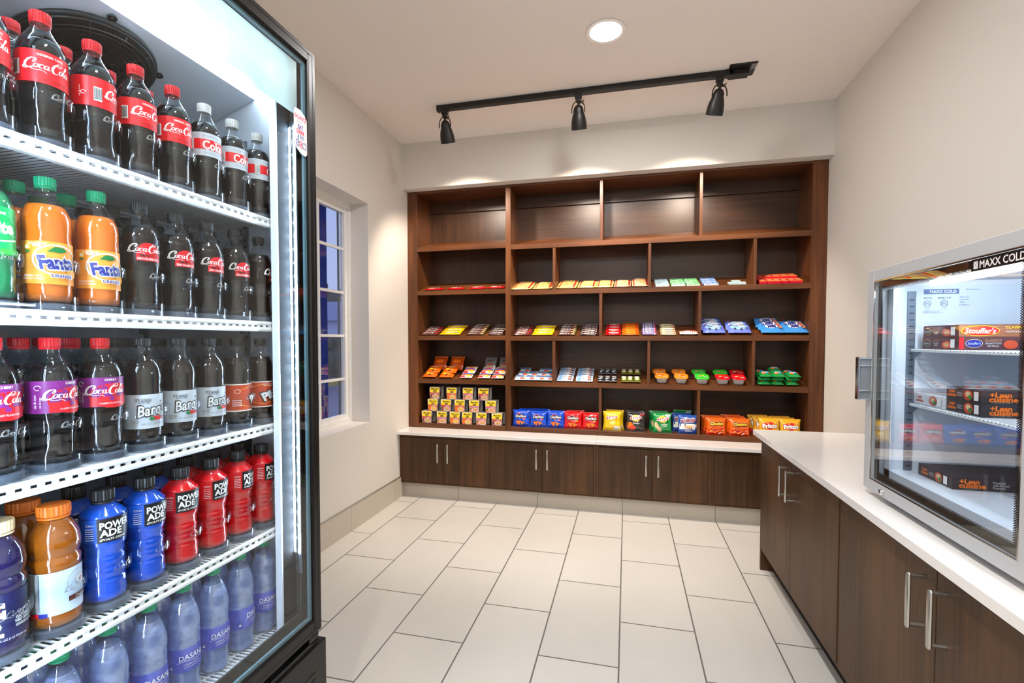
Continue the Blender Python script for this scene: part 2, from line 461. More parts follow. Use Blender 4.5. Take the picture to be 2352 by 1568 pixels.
for i in range(60):
    y = 14.2+rr.random()*5.5; x = -11.6+rr.random()*.9; z = -.25+rr.random()*1.45; r = .25+rr.random()*.2
    b.lathe([(0, -r), (r*.8, -r*.6), (r, 0), (r*.75, r*.65), (0, r)], M_hedge, 7, (x, y, z+.1))
tag(b.build('hedge', smooth=60), 'dark green hedge in front of the pale house', 'hedge')
M_yel = pm('curb_yellow', (190, 168, 70), .7)
tag(MB().box(-9.6, -9.4, 6, 30, -.25, -.12, M_yel).build('curb', smooth=0), 'yellow painted kerb across the road outside', 'kerb')
b = MB()
for i in range(40):
    y = 33+rr.random()*6; x = -26+rr.random()*5; z = 1.5+rr.random()*4.2; r = .5+rr.random()*.5
    b.lathe([(0, -r), (r*.8, -r*.6), (r, 0), (r*.75, r*.65), (0, r)], M_hedge, 7, (x, y, z))
b.tube([(-23.5, 32, -.25), (-23.5, 32, 2.5)], .2, M_hr, 8)
tag(b.build('tree', smooth=60), 'dusky tree rising behind the house roof', 'tree')

# ------------------------------------------------------------ ceiling lights
M_disc = emat('lamp_disc', (1, .95, .88), 14)
M_ltrim = pm('lamp_trim', (245, 242, 238), .5)
for i, (x, y, p) in enumerate(DOWN):
    t = empty('recessed_downlight', (x, y, H))
    b = MB(); b.lathe([(.078, -.001), (.095, -.0012), (.098, -.006), (.094, -.009), (.080, -.007)], M_ltrim, 40, cap=False); b.build('trim_ring', t)
    b = MB(); b.lathe([(0, -.0055), (.04, -.0055), (.080, -.006), (.080, -.002), (0, -.002)], M_disc, 32, cap=False); b.build('lens', t)
    lab = ['round white recessed downlight glowing in the ceiling in front of the track', 'round recessed downlight above the middle of the floor, nearest the drinks cooler',
           'round recessed downlight farthest behind the room middle', 'round recessed downlight behind, on the counter side', 'round recessed downlight behind, on the window side'][i]
    tag(t, lab, 'ceiling light', 'recessed downlights in the ceiling')
    L = bpy.data.lights.new('downlight_lamp', 'AREA'); L.shape = 'DISK'; L.size = .16; L.energy = p; L.color = DOWNCOL
    lo = bpy.data.objects.new('downlight_lamp', L); lo.location = (0, 0, -.012); lo.parent = t; COL.objects.link(lo)

M_blk = pm('black_metal', (18, 17, 17), .42, spec=.5)
M_wire = pm('bronze_wire', (70, 58, 40), .4, .8)
TY = 3.068
tk = empty('track_light', (0, TY, H))
MB().box(-1.232, .60, -.018, .018, -.034, 0, M_blk, .002).box(-1.232, .60, -.0215, -.018, -.034, -.028, M_blk).box(-1.238, -1.230, -.019, .019, -.036, 0, M_blk).build('track', tk, smooth=0)
MB().box(.555, .700, -.068, .070, -.008, 0, M_blk, .001).box(.56, .665, -.02, .038, -.036, -.008, M_blk, .002).box(.545, .58, -.02, .02, -.035, 0, M_blk).build('power_box', tk, smooth=0)
M_lblp = pm('spec_label', (176, 172, 170), .6); M_ink = pm('label_ink', (60, 56, 56), .6)
b = MB()
mp = lambda x, y, o: (x, y, -.0085-o)
b2 = [('r', .672, -.060, .698, .0, M_lblp)]+[('r', .675, -.056+.008*i, .694, -.053+.008*i, M_ink, 1) for i in range(7)]
decal(b, b2, mp); b.build('spec_label', tk, smooth=0)['label'] = 'small pale printed label'
for i, (x, tilt) in enumerate([(-1.186, .0), (-.304, .0), (.512, .16)]):
    h = MB()
    h.lathe([(.004, .004), (.012, .002), (.024, -.008), (.031, -.024), (.032, -.040), (.039, -.058), (.045, -.082), (.048, -.108), (.0485, -.132), (.0485, -.137), (.0455, -.137), (.044, -.128), (.041, -.10), (.03, -.06), (0, -.05)], M_blk, 32, cap=False)
    ho = h.build('spotlight_head', tk, (x, 0, -.098)); ho.rotation_euler = (.47, tilt, 0)
    ad = MB().box(-.021, .021, -.018, .018, .040, .066, M_blk, .003).box(-.015, .015, -.013, .013, .018, .042, M_blk, .003); ado = ad.build('track_adapter', ho); inv = ho.rotation_euler.to_matrix().inverted().to_euler(); ado.rotation_euler = inv
    y = MB(); arc = [(.040*math.cos(a), 0, -.028+.058*math.sin(a)) for a in [PI*k/12 for k in range(13)]]
    y.tube([(.040, 0, -.045)]+arc+[(-.040, 0, -.045)], .0034, M_wire, 6)
    y.tube([(.0, 0, -.005), (0, 0, .035)], .006, M_blk, 8); y.build('yoke', ho).rotation_euler = inv
    cw = MB(); cw.tube(crom2 := [(0, 0, -.002), (.010, -.008, .012), (.036, -.012, .022), (.030, -.014, .004), (.004, -.012, .008), (-.012, -.006, .03)], .0032, M_wire, 6); cw.build('cord', ho).rotation_euler = inv
    lp = MB(); lp.lathe([(0, -.112), (.038, -.112), (.038, -.108), (0, -.106)], emat('spot_bulb', (1, .8, .6), 10), 20, cap=False); lp.build('bulb', ho)
    L = bpy.data.lights.new('spot_lamp', 'SPOT'); L.energy = TRACK_POWER; L.color = TRACKCOL; L.spot_size = math.radians(108); L.spot_blend = .5; L.shadow_soft_size = .035
    lo = bpy.data.objects.new('spot_lamp', L); lo.location = (0, 0, -.145); lo.parent = ho; COL.objects.link(lo)
tag(tk, 'black track light with three bell spotlights along the ceiling', 'track light')

# ------------------------------------------------------------ display shelving
WD, WLt = (70, 38, 17), (114, 67, 33)
W_v = wood('walnut_vertical', WD, WLt, 'Z'); W_h = wood('walnut_horizontal', WD, WLt, 'X'); W_b = wood('walnut_back_shaded', (46, 28, 17), (74, 47, 30), 'X', .34); W_bv = wood('walnut_back_shaded_vertical', (46, 28, 17), (74, 47, 30), 'Z', .34)  # back walnut is a darkened copy, recess shade painted into its colour
KX0, KX1, KYB = XL, XR, 3.945
KI0, KI1 = -1.659, 1.200
CT = .535
bk = empty('display_shelving', (0, YC, CT))
def part(name, x0, x1, y0, y1, z0, z1, mat, parent=bk, bev=.0015, org=None):
    o = MB().box(x0, x1, y0-YC, y1-YC, z0-CT, z1-CT, mat, bev).build(name, parent, smooth=0)
    return o
part('side_panel', KX0+.001, KI0, YC, KYB, CT, HS-.001, W_v); part('side_panel', KI1, KX1-.001, YC, KYB, CT, HS-.001, W_v)
part('center_stile', -.920, -.880, YC, KYB, CT, HS-.02, W_v)
part('top_rail', KI0, KI1, YC+.001, KYB, HS-.018, HS-.001, W_h)
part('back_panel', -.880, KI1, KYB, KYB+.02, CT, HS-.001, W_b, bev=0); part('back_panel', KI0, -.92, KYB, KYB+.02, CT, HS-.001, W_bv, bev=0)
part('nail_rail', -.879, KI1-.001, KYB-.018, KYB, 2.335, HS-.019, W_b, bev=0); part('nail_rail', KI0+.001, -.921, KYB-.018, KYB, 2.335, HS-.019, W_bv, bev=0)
SLOPE = .33
SZ = {1: (2.003, 1.988), 2: (1.650, 1.635), 3: (1.286, 1.281), 4: (.934, .928)}
def shelf(x0, x1, z, name='shelf'):
    y0, y1 = 0, KYB-YC-.001; t = .036
    # nosing board plus sloping deck behind it
    poly = [(y0, z-t-CT), (y0+.019, z-t-CT), (y0+.019, z-.020-CT), (y1, z-.020-CT+SLOPE*(y1-.019)), (y1, z-.001-CT+SLOPE*(y1-.019)), (y0+.019, z-.001-CT), (y0+.0175, z-CT), (y0, z-CT)]
    MB().prism(poly, x0, x1, W_h, 'X').build(name, bk, smooth=0)
for k, (zl, zr) in SZ.items():
    shelf(KI0+.0005, -.9205, zl); shelf(-.8795, KI1-.0005, zr)
for x0, x1 in ((KI0, -.92), (-.88, KI1)):
    part('shelf', x0+.0005, x1-.0005, YC, KYB-.001, .536, .571, W_h)
def partition(x0, x1, zb, zt):
    y1 = KYB-YC-.002
    poly = [(.003, zb-CT), (.019, zb-CT), (y1, zb-CT+SLOPE*(y1-.019) if zb > .6 else zb-CT), (y1, zt-CT+SLOPE*(y1-.019) if zt < 2.3 else HS-.02-CT), (.019, zt-CT), (.003, zt-CT)]
    MB().prism(poly, x0, x1, W_v, 'X').build('partition', bk, smooth=0)
U3, U2 = [(-.201, -.180), (.492, .512)], [(-.551, -.530), (.147, .166), (.846, .866)]
for xs, zb, zt in ((U3, 1.988, HS-.02), (U2, 1.635, 1.951), (U3, 1.281, 1.598), (U2, .928, 1.244), (U3, .572, .891)):
    for x0, x1 in xs: partition(x0, x1, zb, zt if zt > 2.3 else zt)
tag(bk, 'dark walnut built-in snack shelving filling the back wall recess', 'shelving')

# ------------------------------------------------------------ worktops and base cabinets
M_quartz = pm('white_quartz', (236, 233, 231), .16, spec=.5, var=.015, nscale=250)
b = MB().box(XL+.001, -.2085, 3.450, YC-.001, .510, CT, M_quartz, .0015).box(XL+.001, -.2085, YC-.001, 3.94, .510, CT-.001, M_quartz)
tag(b.build('worktop', smooth=0), 'left length of low white worktop under the snack shelving', 'worktop', 'white worktops under the shelving')
b = MB().box(-.2075, XR-.001, 3.450, YC-.001, .510, CT, M_quartz, .0015).box(-.2075, XR-.001, YC-.001, 3.94, .510, CT-.001, M_quartz)
tag(b.build('worktop', smooth=0), 'right length of low white worktop under the chip bags', 'worktop', 'white worktops under the shelving')
ZR, SXF = .7497, .6906
tag(MB().box(SXF, XR-.001, YB+.9, 2.9475, .722, ZR, M_quartz, .0015).build('worktop', smooth=0), 'tall white worktop along the right wall carrying the small freezer', 'worktop')
W_c = wood('espresso_veneer', (54, 33, 16), (90, 59, 31), 'Z', .48)
W_kick = pm('dark_gap', (22, 14, 10), .8)
YF = 3.499
def handle(parent, axis, p, q, out, r=.0065):
    """bar pull between two posts; p and q are the end points on the face, out the projection vector"""
    p, q, out = Vector(p), Vector(q), Vector(out); d = (q-p).normalized()
    b = MB()
    side = out.normalized().cross(d)
    # flattened D-section bar
    n = 10; sec = [(1.15*r*math.cos(2*PI*k/n), .7*r*math.sin(2*PI*k/n)) for k in range(n)]
    A, B = p+out-d*.008, q+out+d*.008
    pts = [A+d*.0, A+d*.004, B-d*.004, B]; sc = [.6, 1, 1, .6]; vs = []
    for P_, s_ in zip(pts, sc):
        for a, c in sec: vs.append(P_+side*a*s_+out.normalized()*c*s_)
    fs = [(i*n+k, i*n+(k+1) % n, (i+1)*n+(k+1) % n, (i+1)*n+k) for i in range(3) for k in range(n)]+[tuple(range(n)), tuple(3*n+k for k in range(n))]
    b.add(vs, fs, M_metal)
    b.tube([p, p+out], r*.72, M_metal, 10); b.tube([q, q+out], r*.72, M_metal, 10)
    return b.build('handle', parent)
units = [(-1.745, -.990, [(-1.744, -1.3765, 1), (-1.3745, -1.006, 0)], 'leftmost low dark cabinet under the white worktop, against the left wall'),
         (-.989, -.209, [(-.971, -.6005, 1), (-.5985, -.228, 0)], 'second low dark cabinet from the left wall, under the blue chip bags'),
         (-.208, .565, [(-.189, .1775, 1), (.1795, .5435, 0)], 'third low dark cabinet from the left wall, under the green chip bags'),
         (.566, 1.293, [(.5865, .938, 1), (.940, 1.291, 0)], 'rightmost low dark cabinet partly behind the taller counter')]
for x0, x1, doors, lab in units:
    c = empty('base_cabinet', ((x0+x1)/2, YF, 0)); cx = (x0+x1)/2
    b = MB().box(x0-cx, x1-cx, .020, .42, .121, .509, W_c); 
    # face frame strips showing beside and above the doors
    b.box(x0-cx, x1-cx, .004, .020, .486, .509, W_c).box(x0-cx, x1-cx, .004, .020, .121, .131, W_c)
    dd = [x0]+[v for d in doors for v in d[:2]]+[x1]
    if doors[0][0]-x0 > .003: b.box(x0-cx, doors[0][0]-.0015-cx, .004, .020, .131, .486, W_c)
    if x1-doors[1][1] > .003: b.box(doors[1][1]+.0015-cx, x1-cx, .004, .020, .131, .486, W_c)
    b.build('cabinet_body', c, smooth=0)
    for d0, d1, hr in doors:
        do = MB().box(d0-cx, d1-cx, 0, .018, .133, .484, W_c, .0012).build('door', c, smooth=0)
        hx = (d1-.040 if hr else d0+.040)-cx
        handle(do, 'Z', (hx, 0, .306), (hx, 0, .438), (0, -.026, 0))
    tag(c, lab, 'cabinet', 'low cabinets under the snack shelving')
# tiled toe kick under the low cabinets
b = MB(); ed = [XL]+[-1.268, -.644, -.021, .602, 1.225]+[XR]
for a, c in zip(ed[:-1], ed[1:]): b.box(a+.0018, c-.0018, 3.547, 3.56, 0, .121, M_base)
b.box(XL, XR, 3.5495, 3.58, 0, .121, M_grout)
struct(b.build('baseboard_back', smooth=0))
# right hand base cabinets, doors facing the room
XF = .7156
edges = [(1.8635, 2.866, [(1.877, 2.372, 0), (2.376, 2.846, 1)], 'tall dark cabinet at the far end of the right counter'),
         (.815, 1.8625, [(.828, 1.3335, 1), (1.3365, 1.850, 0)], 'tall dark cabinet under the freezer, nearer of the pair in view'),
         (-.235, .814, [(-.222, .289, 1), (.291, .802, 0)], 'tall dark cabinet at the near end of the right counter')]
for y0, y1, doors, lab in edges:
    cy = (y0+y1)/2; c = empty('base_cabinet', (XF, cy, 0))
    b = MB().box(.020, XR-XF-.002, y0-cy, y1-cy, .112, .7215, W_c)
    b.box(.003, .020, y0-cy, y1-cy, .706, .7215, W_c).box(.003, .020, y0-cy, y1-cy, .112, .122, W_c)
    b.box(.003, .020, y0-cy, doors[0][0]-.0015-cy, .122, .706, W_c).box(.003, .020, doors[1][1]+.0015-cy, y1-cy-(.0195 if y1 > 2.8 else 0), .122, .706, W_c)
    if y1 > 2.8: b.box(.0, XR-XF-.002, y1-.019-cy, y1-cy, .0, .7215, W_c)
    b.build('cabinet_body', c, smooth=0)
    MB().box(.062, .075, y0-cy, y1-cy-.02, 0, .112, W_kick).build('toe_kick', c, smooth=0)
    for d0, d1, near in doors:
        do = MB().box(0, .018, d0-cy, d1-cy, .123, .7045, W_c, .0012).build('door', c, smooth=0)
    tag(c, lab, 'cabinet', 'tall cabinets under the right counter')
    ds = [o for o in c.children if o.name.startswith('door')]
    hy = [doors[0][1]-.040, doors[1][0]+.045]
    for o, y in zip(ds, hy): handle(o, 'Z', (0, y-cy, .545), (0, y-cy, .668), (-.035, 0, 0), .0075)
# ------------------------------------------------------------ drinks cooler
FX = -.9                       # outer face of the door
FY0, FY1, FZ0, FZ1 = .40, 1.2785, .364, 2.091
LY0, LY1 = .495, 1.235         # inside of the liner
M_frame = pm('black_anodised', (26, 24, 24), .32, .35, var=.08, nscale=300, stretch=(1, 1, .02))
M_blkp = pm('black_plastic', (14, 14, 14), .4)
M_liner = pm('white_liner', (226, 234, 246), .35, var=.02)
M_wirew = pm('white_coated_wire', (236, 240, 244), .3)
M_grey = pm('pilaster_grey', (120, 130, 142), .4, .6)
M_slot = pm('slot_dark', (40, 44, 50), .8)
fr = empty('drinks_cooler', (FX, .8615, 0))
def rel(b, name, parent=fr, o=(FX, .8615, 0), **k):
    b.v = [(x-o[0], y-o[1], z-o[2]) for x, y, z in b.v]
    return b.build(name, parent, **k)
b = MB()
BX = -1.66
b.box(BX, -.956, .420, .455, .05, 2.085, M_blkp).box(BX, -.956, 1.262, 1.292, .05, 2.085, M_blkp)
b.box(BX, -.956, .455, 1.262, 2.045, 2.085, M_blkp).box(BX, BX+.02, .455, 1.262, .05, 2.045, M_blkp).box(BX+.02, -.956, .455, 1.262, .05, .345, M_blkp)
M_mul = pm('matte_black_mullion', (14, 14, 16), .8, spec=.15)
b.box(-.975, -.956, 1.178, 1.262, .345, 2.045, M_mul).box(-.975, -.956, .455, .522, .345, 2.045, M_mul)
rel(b, 'cabinet_body', smooth=0)
b = MB()
b.box(-1.62, -.976, LY1, LY1+.012, .375, 2.03, M_liner).box(-1.62, -.976, LY0-.012, LY0, .375, 2.03, M_liner).box(-1.632, -1.62, LY0, LY1, .375, 2.03, M_liner)
b.box(-1.62, -.976, LY0, LY1, .36, .375, M_liner).box(-1.62, -.976, LY0, LY1, 2.018, 2.03, M_liner)
b.box(-.9755, -.9555, 1.172, 1.178, .37, 2.03, M_liner)
rel(b, 'liner', smooth=0)
# sloping evaporator housing, its lit front and the fan grille
b = MB()
b.prism([(-1.075, 2.016), (-1.075, 1.958), (-1.60, 1.774), (-1.60, 2.016)], LY0+.002, LY1-.002, M_liner, 'Y')
ev = rel(b, 'evaporator_housing', smooth=0)
M_top = emat('top_lamp', (.80, .92, 1), FRIDGE_TOP)
b = MB().box(-1.074, -1.070, LY0+.004, LY1-.004, 1.9595, 2.012, M_top); rel(b, 'top_lamp', smooth=0)
gz = lambda x: 1.958+.35*(x+1.075)
gr = empty('fan_grille'); gr.parent = fr; gr.location = (-1.2285-FX, .874-.8615, gz(-1.2285)-.003); gr.rotation_euler = (0, -math.atan(.35), 0)
b = MB(); R0 = .137
for r_ in [R0, .126, .115, .104, .093, .082, .071, .060, .049, .038, .027]:
    b.tube([(r_*math.cos(a), r_*math.sin(a), -.026 if r_ < R0 else -.010) for a in [2*PI*k/40 for k in range(41)]], .0022 if r_ < R0 else .004, M_blkp, 5, caps=False)
for k in range(6):
    a = PI*k/6; b.tube([(R0*math.cos(a), R0*math.sin(a), -.010), (.9*R0*math.cos(a), .9*R0*math.sin(a), -.023), (0, 0, -.026), (-.9*R0*math.cos(a), -.9*R0*math.sin(a), -.023), (-R0*math.cos(a), -R0*math.sin(a), -.010)], .002, M_blkp, 5)
b.lathe([(.125, 0), (R0+.003, 0), (R0+.005, -.006), (R0-.002, -.016), (.124, -.018)], M_blkp, 40, cap=False)
b.lathe([(0, -.002), (.125, -.002)], pm('fan_dark', (10, 11, 13), .6), 40, cap=False)
b.lathe([(0, -.022), (.034, -.021), (.036, -.012), (0, -.01)], M_blkp, 24, cap=False)
for a in (1.10, -.25, 2.6, 4.1):
    cx, cy = (R0+.012)*math.cos(a), (R0+.012)*math.sin(a)
    b.lathe([(.0035, 0), (.009, 0), (.009, -.004), (.0035, -.004)], M_blkp, 16, (cx, cy, 0), cap=False)
    b.tube([(R0*math.cos(a), R0*math.sin(a), -.003), (cx-.007*math.cos(a), cy-.007*math.sin(a), -.002)], .004, M_blkp, 6)
b.build('grille_ring', gr)
# LED strips on the door mullions
M_led = emat('led_white', (.62, .80, 1), LED_STR)
M_tubec = thin('led_housing', (.90, .95, 1), gloss=.5, base=.05)
for y in (1.222, .500):
    s = empty('led_strip'); s.parent = fr; s.location = (-.940-FX, y-.8615, 0); s.rotation_euler = (0, 0, -1.92 if y > 1 else 1.92)
    b = MB()
    for dy in (-.0095, .0095):
        b.box(-.001, .001, dy-.0010, dy+.0010, .62, 1.862, M_led)
        for k in range(33): b.box(-.001, .0022, dy-.0030, dy+.0030, .625+k*.0385-.004, .625+k*.0385+.004, M_led)
    b.build('led_diodes', s, smooth=0)
    MB().box(-.004, -.001, -.014, .014, .56, 1.875, M_grey).build('led_backing', s, smooth=0)
    b = MB()
    for dy in (-.0145, .0, .0145): b.tube([(.002, dy, .40), (.002, dy, 1.875)], .0016, M_tubec, 6)
    b.build('led_housing', s)
s = empty('led_strip'); s.parent = fr; s.location = (-.938-FX, 0, .392); s.rotation_euler = (0, .5, 0)
M_led2 = emat('bottom_led', (.62, .80, 1), LED_STR*4)
b = MB().box(-.0015, .0015, .54-.8615, 1.19-.8615, .004, .0055, M_led2)
for k in range(17): b.box(-.003, .003, .55-.8615+k*.0385, .558-.8615+k*.0385, .004, .0065, M_led2)
b.build('led_diodes', s, smooth=0); MB().box(-.010, .010, .52-.8615, 1.20-.8615, .0, .004, M_grey).build('led_backing', s, smooth=0)
# pilaster strips with slots on the far side wall
for X in (-1.115, -1.50):
    b = MB().box(X-.010, X+.010, LY1-.004, LY1-.0005, .40, 1.84, M_grey)
    for k in range(74): b.box(X-.005, X+.005, LY1-.0048, LY1-.0038, .41+k*.0192, .416+k*.0192, M_slot)
    rel(b, 'pilaster', smooth=0)
# shelves
SHX = -.985
RZ = {1: 1.592, 2: 1.300, 3: 1.010, 4: .708, 5: .402}
def wire_shelf(z, front=SHX, low=False):
    s = empty('shelf'); s.parent = fr; s.location = (front-FX, 0, z)
    y0, y1 = LY0+.006-.8615, 1.2275-.8615
    b = MB()
    b.box(-.004, .004, y0, y1, -.011, -.0, M_wirew, .0035)
    if not low:
        b.box(-.003, .005, y0, y1, -.028, -.016, M_wirew, .0035)
        k = y0
        while k < y1-.02:
            b.box(-.002, .002, k, k+.010, -.018, -.009, M_wirew); k += .0215
    else:
        b.box(-.006, .006, y0, y1, -.030, -.0, M_wirew, .004)
    for yy in (y0, y1): b.lathe([(0, -.006), (.006, -.004), (.006, .0), (0, .001)], M_wirew, 8, (0, yy, -.004))
    b.build('front_rail', s, smooth=40)
    b = MB(); n = 62
    for i in range(n):
        y = y0+.004+(y1-y0-.008)*i/(n-1)
        b.box(-.60, -.002, y-.0016, y+.0016, -.0065, -.0035, M_wirew)
    b.build('wire_deck', s, smooth=0)
    b = MB()
    for x in (-.055, -.30, -.58): b.tube([(x, y0, -.0105), (x, y1, -.0105)], .0042, M_wirew, 8)
    b.build('cross_rods', s)
    for x in (-1.115-front, -1.50-front): MB().box(x-.006, x+.006, LY1-.8615-.022, LY1-.8615-.0045, -.034, -.015, M_grey).build('shelf_clip', s, smooth=0)
for k in RZ: wire_shelf(RZ[k], SHX if k < 5 else -.972, k == 5)
# door
dr = empty('door'); dr.parent = fr
def framebox(b, y0, y1, z0, z1, w_, x0, x1, mat, bev=.002, wt=None, wb=None):
    wt = wt or w_; wb = wb or w_
    b.box(x0, x1, y0, y0+w_, z0, z1, mat, bev).box(x0, x1, y1-w_, y1, z0, z1, mat, bev)
    b.box(x0+1e-4, x1-1e-4, y0+w_-.001, y1-w_+.001, z1-wt, z1, mat, bev).box(x0+1e-4, x1-1e-4, y0+w_-.001, y1-w_+.001, z0, z0+wb, mat, bev)
b = MB(); framebox(b, FY0, FY1, FZ0, FZ1, .034, FX-.042, FX-.001, M_frame, .004, .040, .046)
# stepped moulding on the outer face
framebox(b, FY0+.004, FY1-.004, FZ0+.004, FZ1-.004, .012, FX-.003, FX, M_frame, .001)
dfo = rel(b, 'door_frame', dr, smooth=0)
GY0, GY1, GZ0, GZ1 = FY0+.033, FY1-.033, FZ0+.045, FZ1-.039
M_glass = thin('door_glass', (.955, .98, .985), gloss=.8, base=.018, rough=.004)
b = MB().box(FX-.012, FX-.008, GY0, GY1, GZ0, GZ1, M_glass); rel(b, 'glass', dr, smooth=0)
M_teal = pm('teal_spacer', (92, 126, 140), .5)
b = MB(); framebox(b, GY0, GY1, GZ0, GZ1, .011, FX-.019, FX-.0125, M_teal, 0); rel(b, 'glass_spacer', dr, smooth=0)
M_gask = pm('door_gasket', (34, 36, 34), .6)
b = MB(); framebox(b, GY0+.0, GY1-.0, GZ0, GZ1, .026, FX-.044, FX-.038, M_gask, 0); rel(b, 'gasket', dr, smooth=0)
M_frost = thin('frosted_header', (.88, .95, .95), gloss=.3, base=.04, rough=.15, diff=.62, dcol=(.66, .78, .78), trl=.6, bscale=3)
b = MB().box(FX-.0165, FX-.0155, GY0+.012, 1.212, 1.886, 2.034, M_frost); rel(b, 'frosted_header', dr, smooth=0)
b = MB().box(FX-.05, FX-.02, 1.20, 1.235, FZ1-.001, FZ1+.016, M_frame, .002); rel(b, 'hinge', dr, smooth=0)
# balance sticker
M_stk = pm('sticker_white', (236, 232, 234), .5); I_pink = pm('ink_pink', (232, 66, 110), .5); I_gry = pm('ink_grey', (140, 140, 142), .5)
I_pur = pm('ink_purple', (84, 60, 150), .5); I_blu = pm('ink_blue', (60, 120, 180), .5)
b = MB(); SY, SZc = 1.2165, 1.840
f = lambda x, y, o: (FX-.0075+o, SY+x, SZc+y)
hw, hh = .029, .062
outl = [(-hw, -hh*.55), (-hw, hh*.78), (-hw*.8, hh*.98), (0, hh), (hw*.6, hh*.86), (hw, hh*.66), (hw, -hh*.86), (hw*.7, -hh), (0, -hh*.98), (-hw*.6, -hh*.82)]
decal(b, [('p', outl, M_stk), ('t', 'BALANCE', 0, .040, .0115, I_pink, dict(b=.03, w=.050)), ('t', 'WHAT YOU', 0, .0265, .0065, I_gry, dict(w=.034)),
  ('t', 'EAT', 0, .0135, .0115, I_pur, dict(b=.03, w=.022)), ('t', 'DRINK', 0, -.0005, .0115, I_pink, dict(b=.03, w=.034)), ('t', '& DO', 0, -.0145, .0105, I_blu, dict(b=.02, w=.028)),
  ('s', loop_(-.013, -.033, .0075, .0085, 0, 360, 12), .0018, I_pur), ('s', loop_(.001, -.035, .0075, .0085, 0, 360, 12), .0018, I_pink), ('s', loop_(.015, -.035, .0075, .0085, 0, 360, 12), .0018, I_blu),
  ('e', .001, -.035, .0022, .004, I_pink), ('e', -.013, -.033, .003, .003, I_blu)], f, 0, .00012)
st = rel(b, 'sticker', dr, smooth=0); st['label'] = 'white rounded sticker reading BALANCE WHAT YOU EAT DRINK & DO'
# lower grille panel and hinge
b = MB().box(-.955, FX+.003, .455, 1.292, .03, .330, M_frame, .002)
for k in range(9): b.box(FX+.0028, FX+.0045, .50, 1.24, .07+k*.022, .08+k*.022, M_blkp)
rel(b, 'kick_grille', smooth=0)
b = MB().box(-.96, -.905, .48, 1.262, .330, .345, M_blkp).box(-.945, -.905, 1.225, 1.268, .338, .364, M_blkp, .003)
b.tube([(-.925, 1.24, .332), (-.925, 1.24, .366)], .010, M_blkp, 10); rel(b, 'bottom_hinge')
b = MB()
for x in (-1.0, -1.6):
    for y in (.52, 1.24): b.lathe([(.018, 0), (.018, .015), (.008, .018), (.008, .055)], M_blkp, 12, (x, y, 0))
rel(b, 'foot')
b = MB().box(-.93, FX+.002, .47, 1.27, .0, .03, M_blkp); rel(b, 'toe_strip', smooth=0)
tag(fr, 'tall black-framed glass-door drinks cooler glowing cold white at left', 'fridge')

# ------------------------------------------------------------ bottles
C_clear = thin('clear_bottle', (.90, .93, .96), gloss=.9, base=.05, rough=.03, bump=.75, bscale=45, diff=.004, dcol=(.75, .82, .92), stretch=(1, 1, .5))
C_glide = thin('clear_glide', (.93, .955, .98), gloss=.85, base=.025, rough=.04, bump=.15, bscale=20, diff=.004, dcol=(.8, .9, 1))
def liquid(name, rgb, bump=.35, rough=.12, emitk=0):
    return pm(name, rgb, rough, spec=.7, var=.12, nscale=22, bump=bump, coat=.5)
L_cola = pm('cola_liquid', (13, 9, 9), .07, spec=.5, var=.3, nscale=22, bump=.35, stretch=(1, 1, .6))
L_or = liquid('orange_soda', (244, 122, 12)); L_spr = liquid('lime_soda', (14, 140, 84)); L_blue = liquid('blue_drink', (14, 84, 208)); L_red = liquid('red_drink', (226, 14, 26))
L_amber = liquid('amber_drink', (176, 92, 10)); L_vio = liquid('violet_drink', (30, 22, 70))
L_wat = thin('water', (.76, .84, 1), gloss=.95, base=.16, rough=.06, bump=1.2, bscale=34, diff=.72, dcol=(.46, .60, 1), stretch=(.7, .7, 1.6), trl=.3)
K = {}
for nm, c in dict(red=(222, 22, 32), white=(240, 240, 240), black=(22, 22, 24), green=(0, 158, 110), orange=(250, 120, 20), ltorange=(255, 166, 60), silver=(186, 196, 206), purple=(128, 34, 122),
                  navy=(24, 40, 140), yellow=(252, 214, 40), dgreen=(20, 120, 60), lime=(60, 200, 70), cream=(222, 196, 150), cokered=(214, 24, 34), rust=(196, 70, 32), blue=(28, 92, 208),
                  ltblue=(120, 178, 236), brown=(84, 44, 30), dkbrown=(52, 26, 20), grey=(120, 124, 128), gold=(214, 168, 60), pink=(226, 90, 150), dred=(150, 16, 24), tan=(206, 160, 110), olive=(92, 100, 30), cyan=(30, 150, 220), dkgrey=(58, 58, 62), teal=(20, 90, 84), capblack=(34, 36, 38), violet=(96, 92, 210), frostblue=(196, 214, 232)).items():
    K[nm] = pm('ink_'+nm if nm not in ('pink', 'purple', 'blue') else 'inkb_'+nm, c, .38, var=.03, nscale=80)
M_film = thin('dark_film', (.1, .1, .1), gloss=.3, base=.04, diff=.45, dcol=(.01, .01, .01))

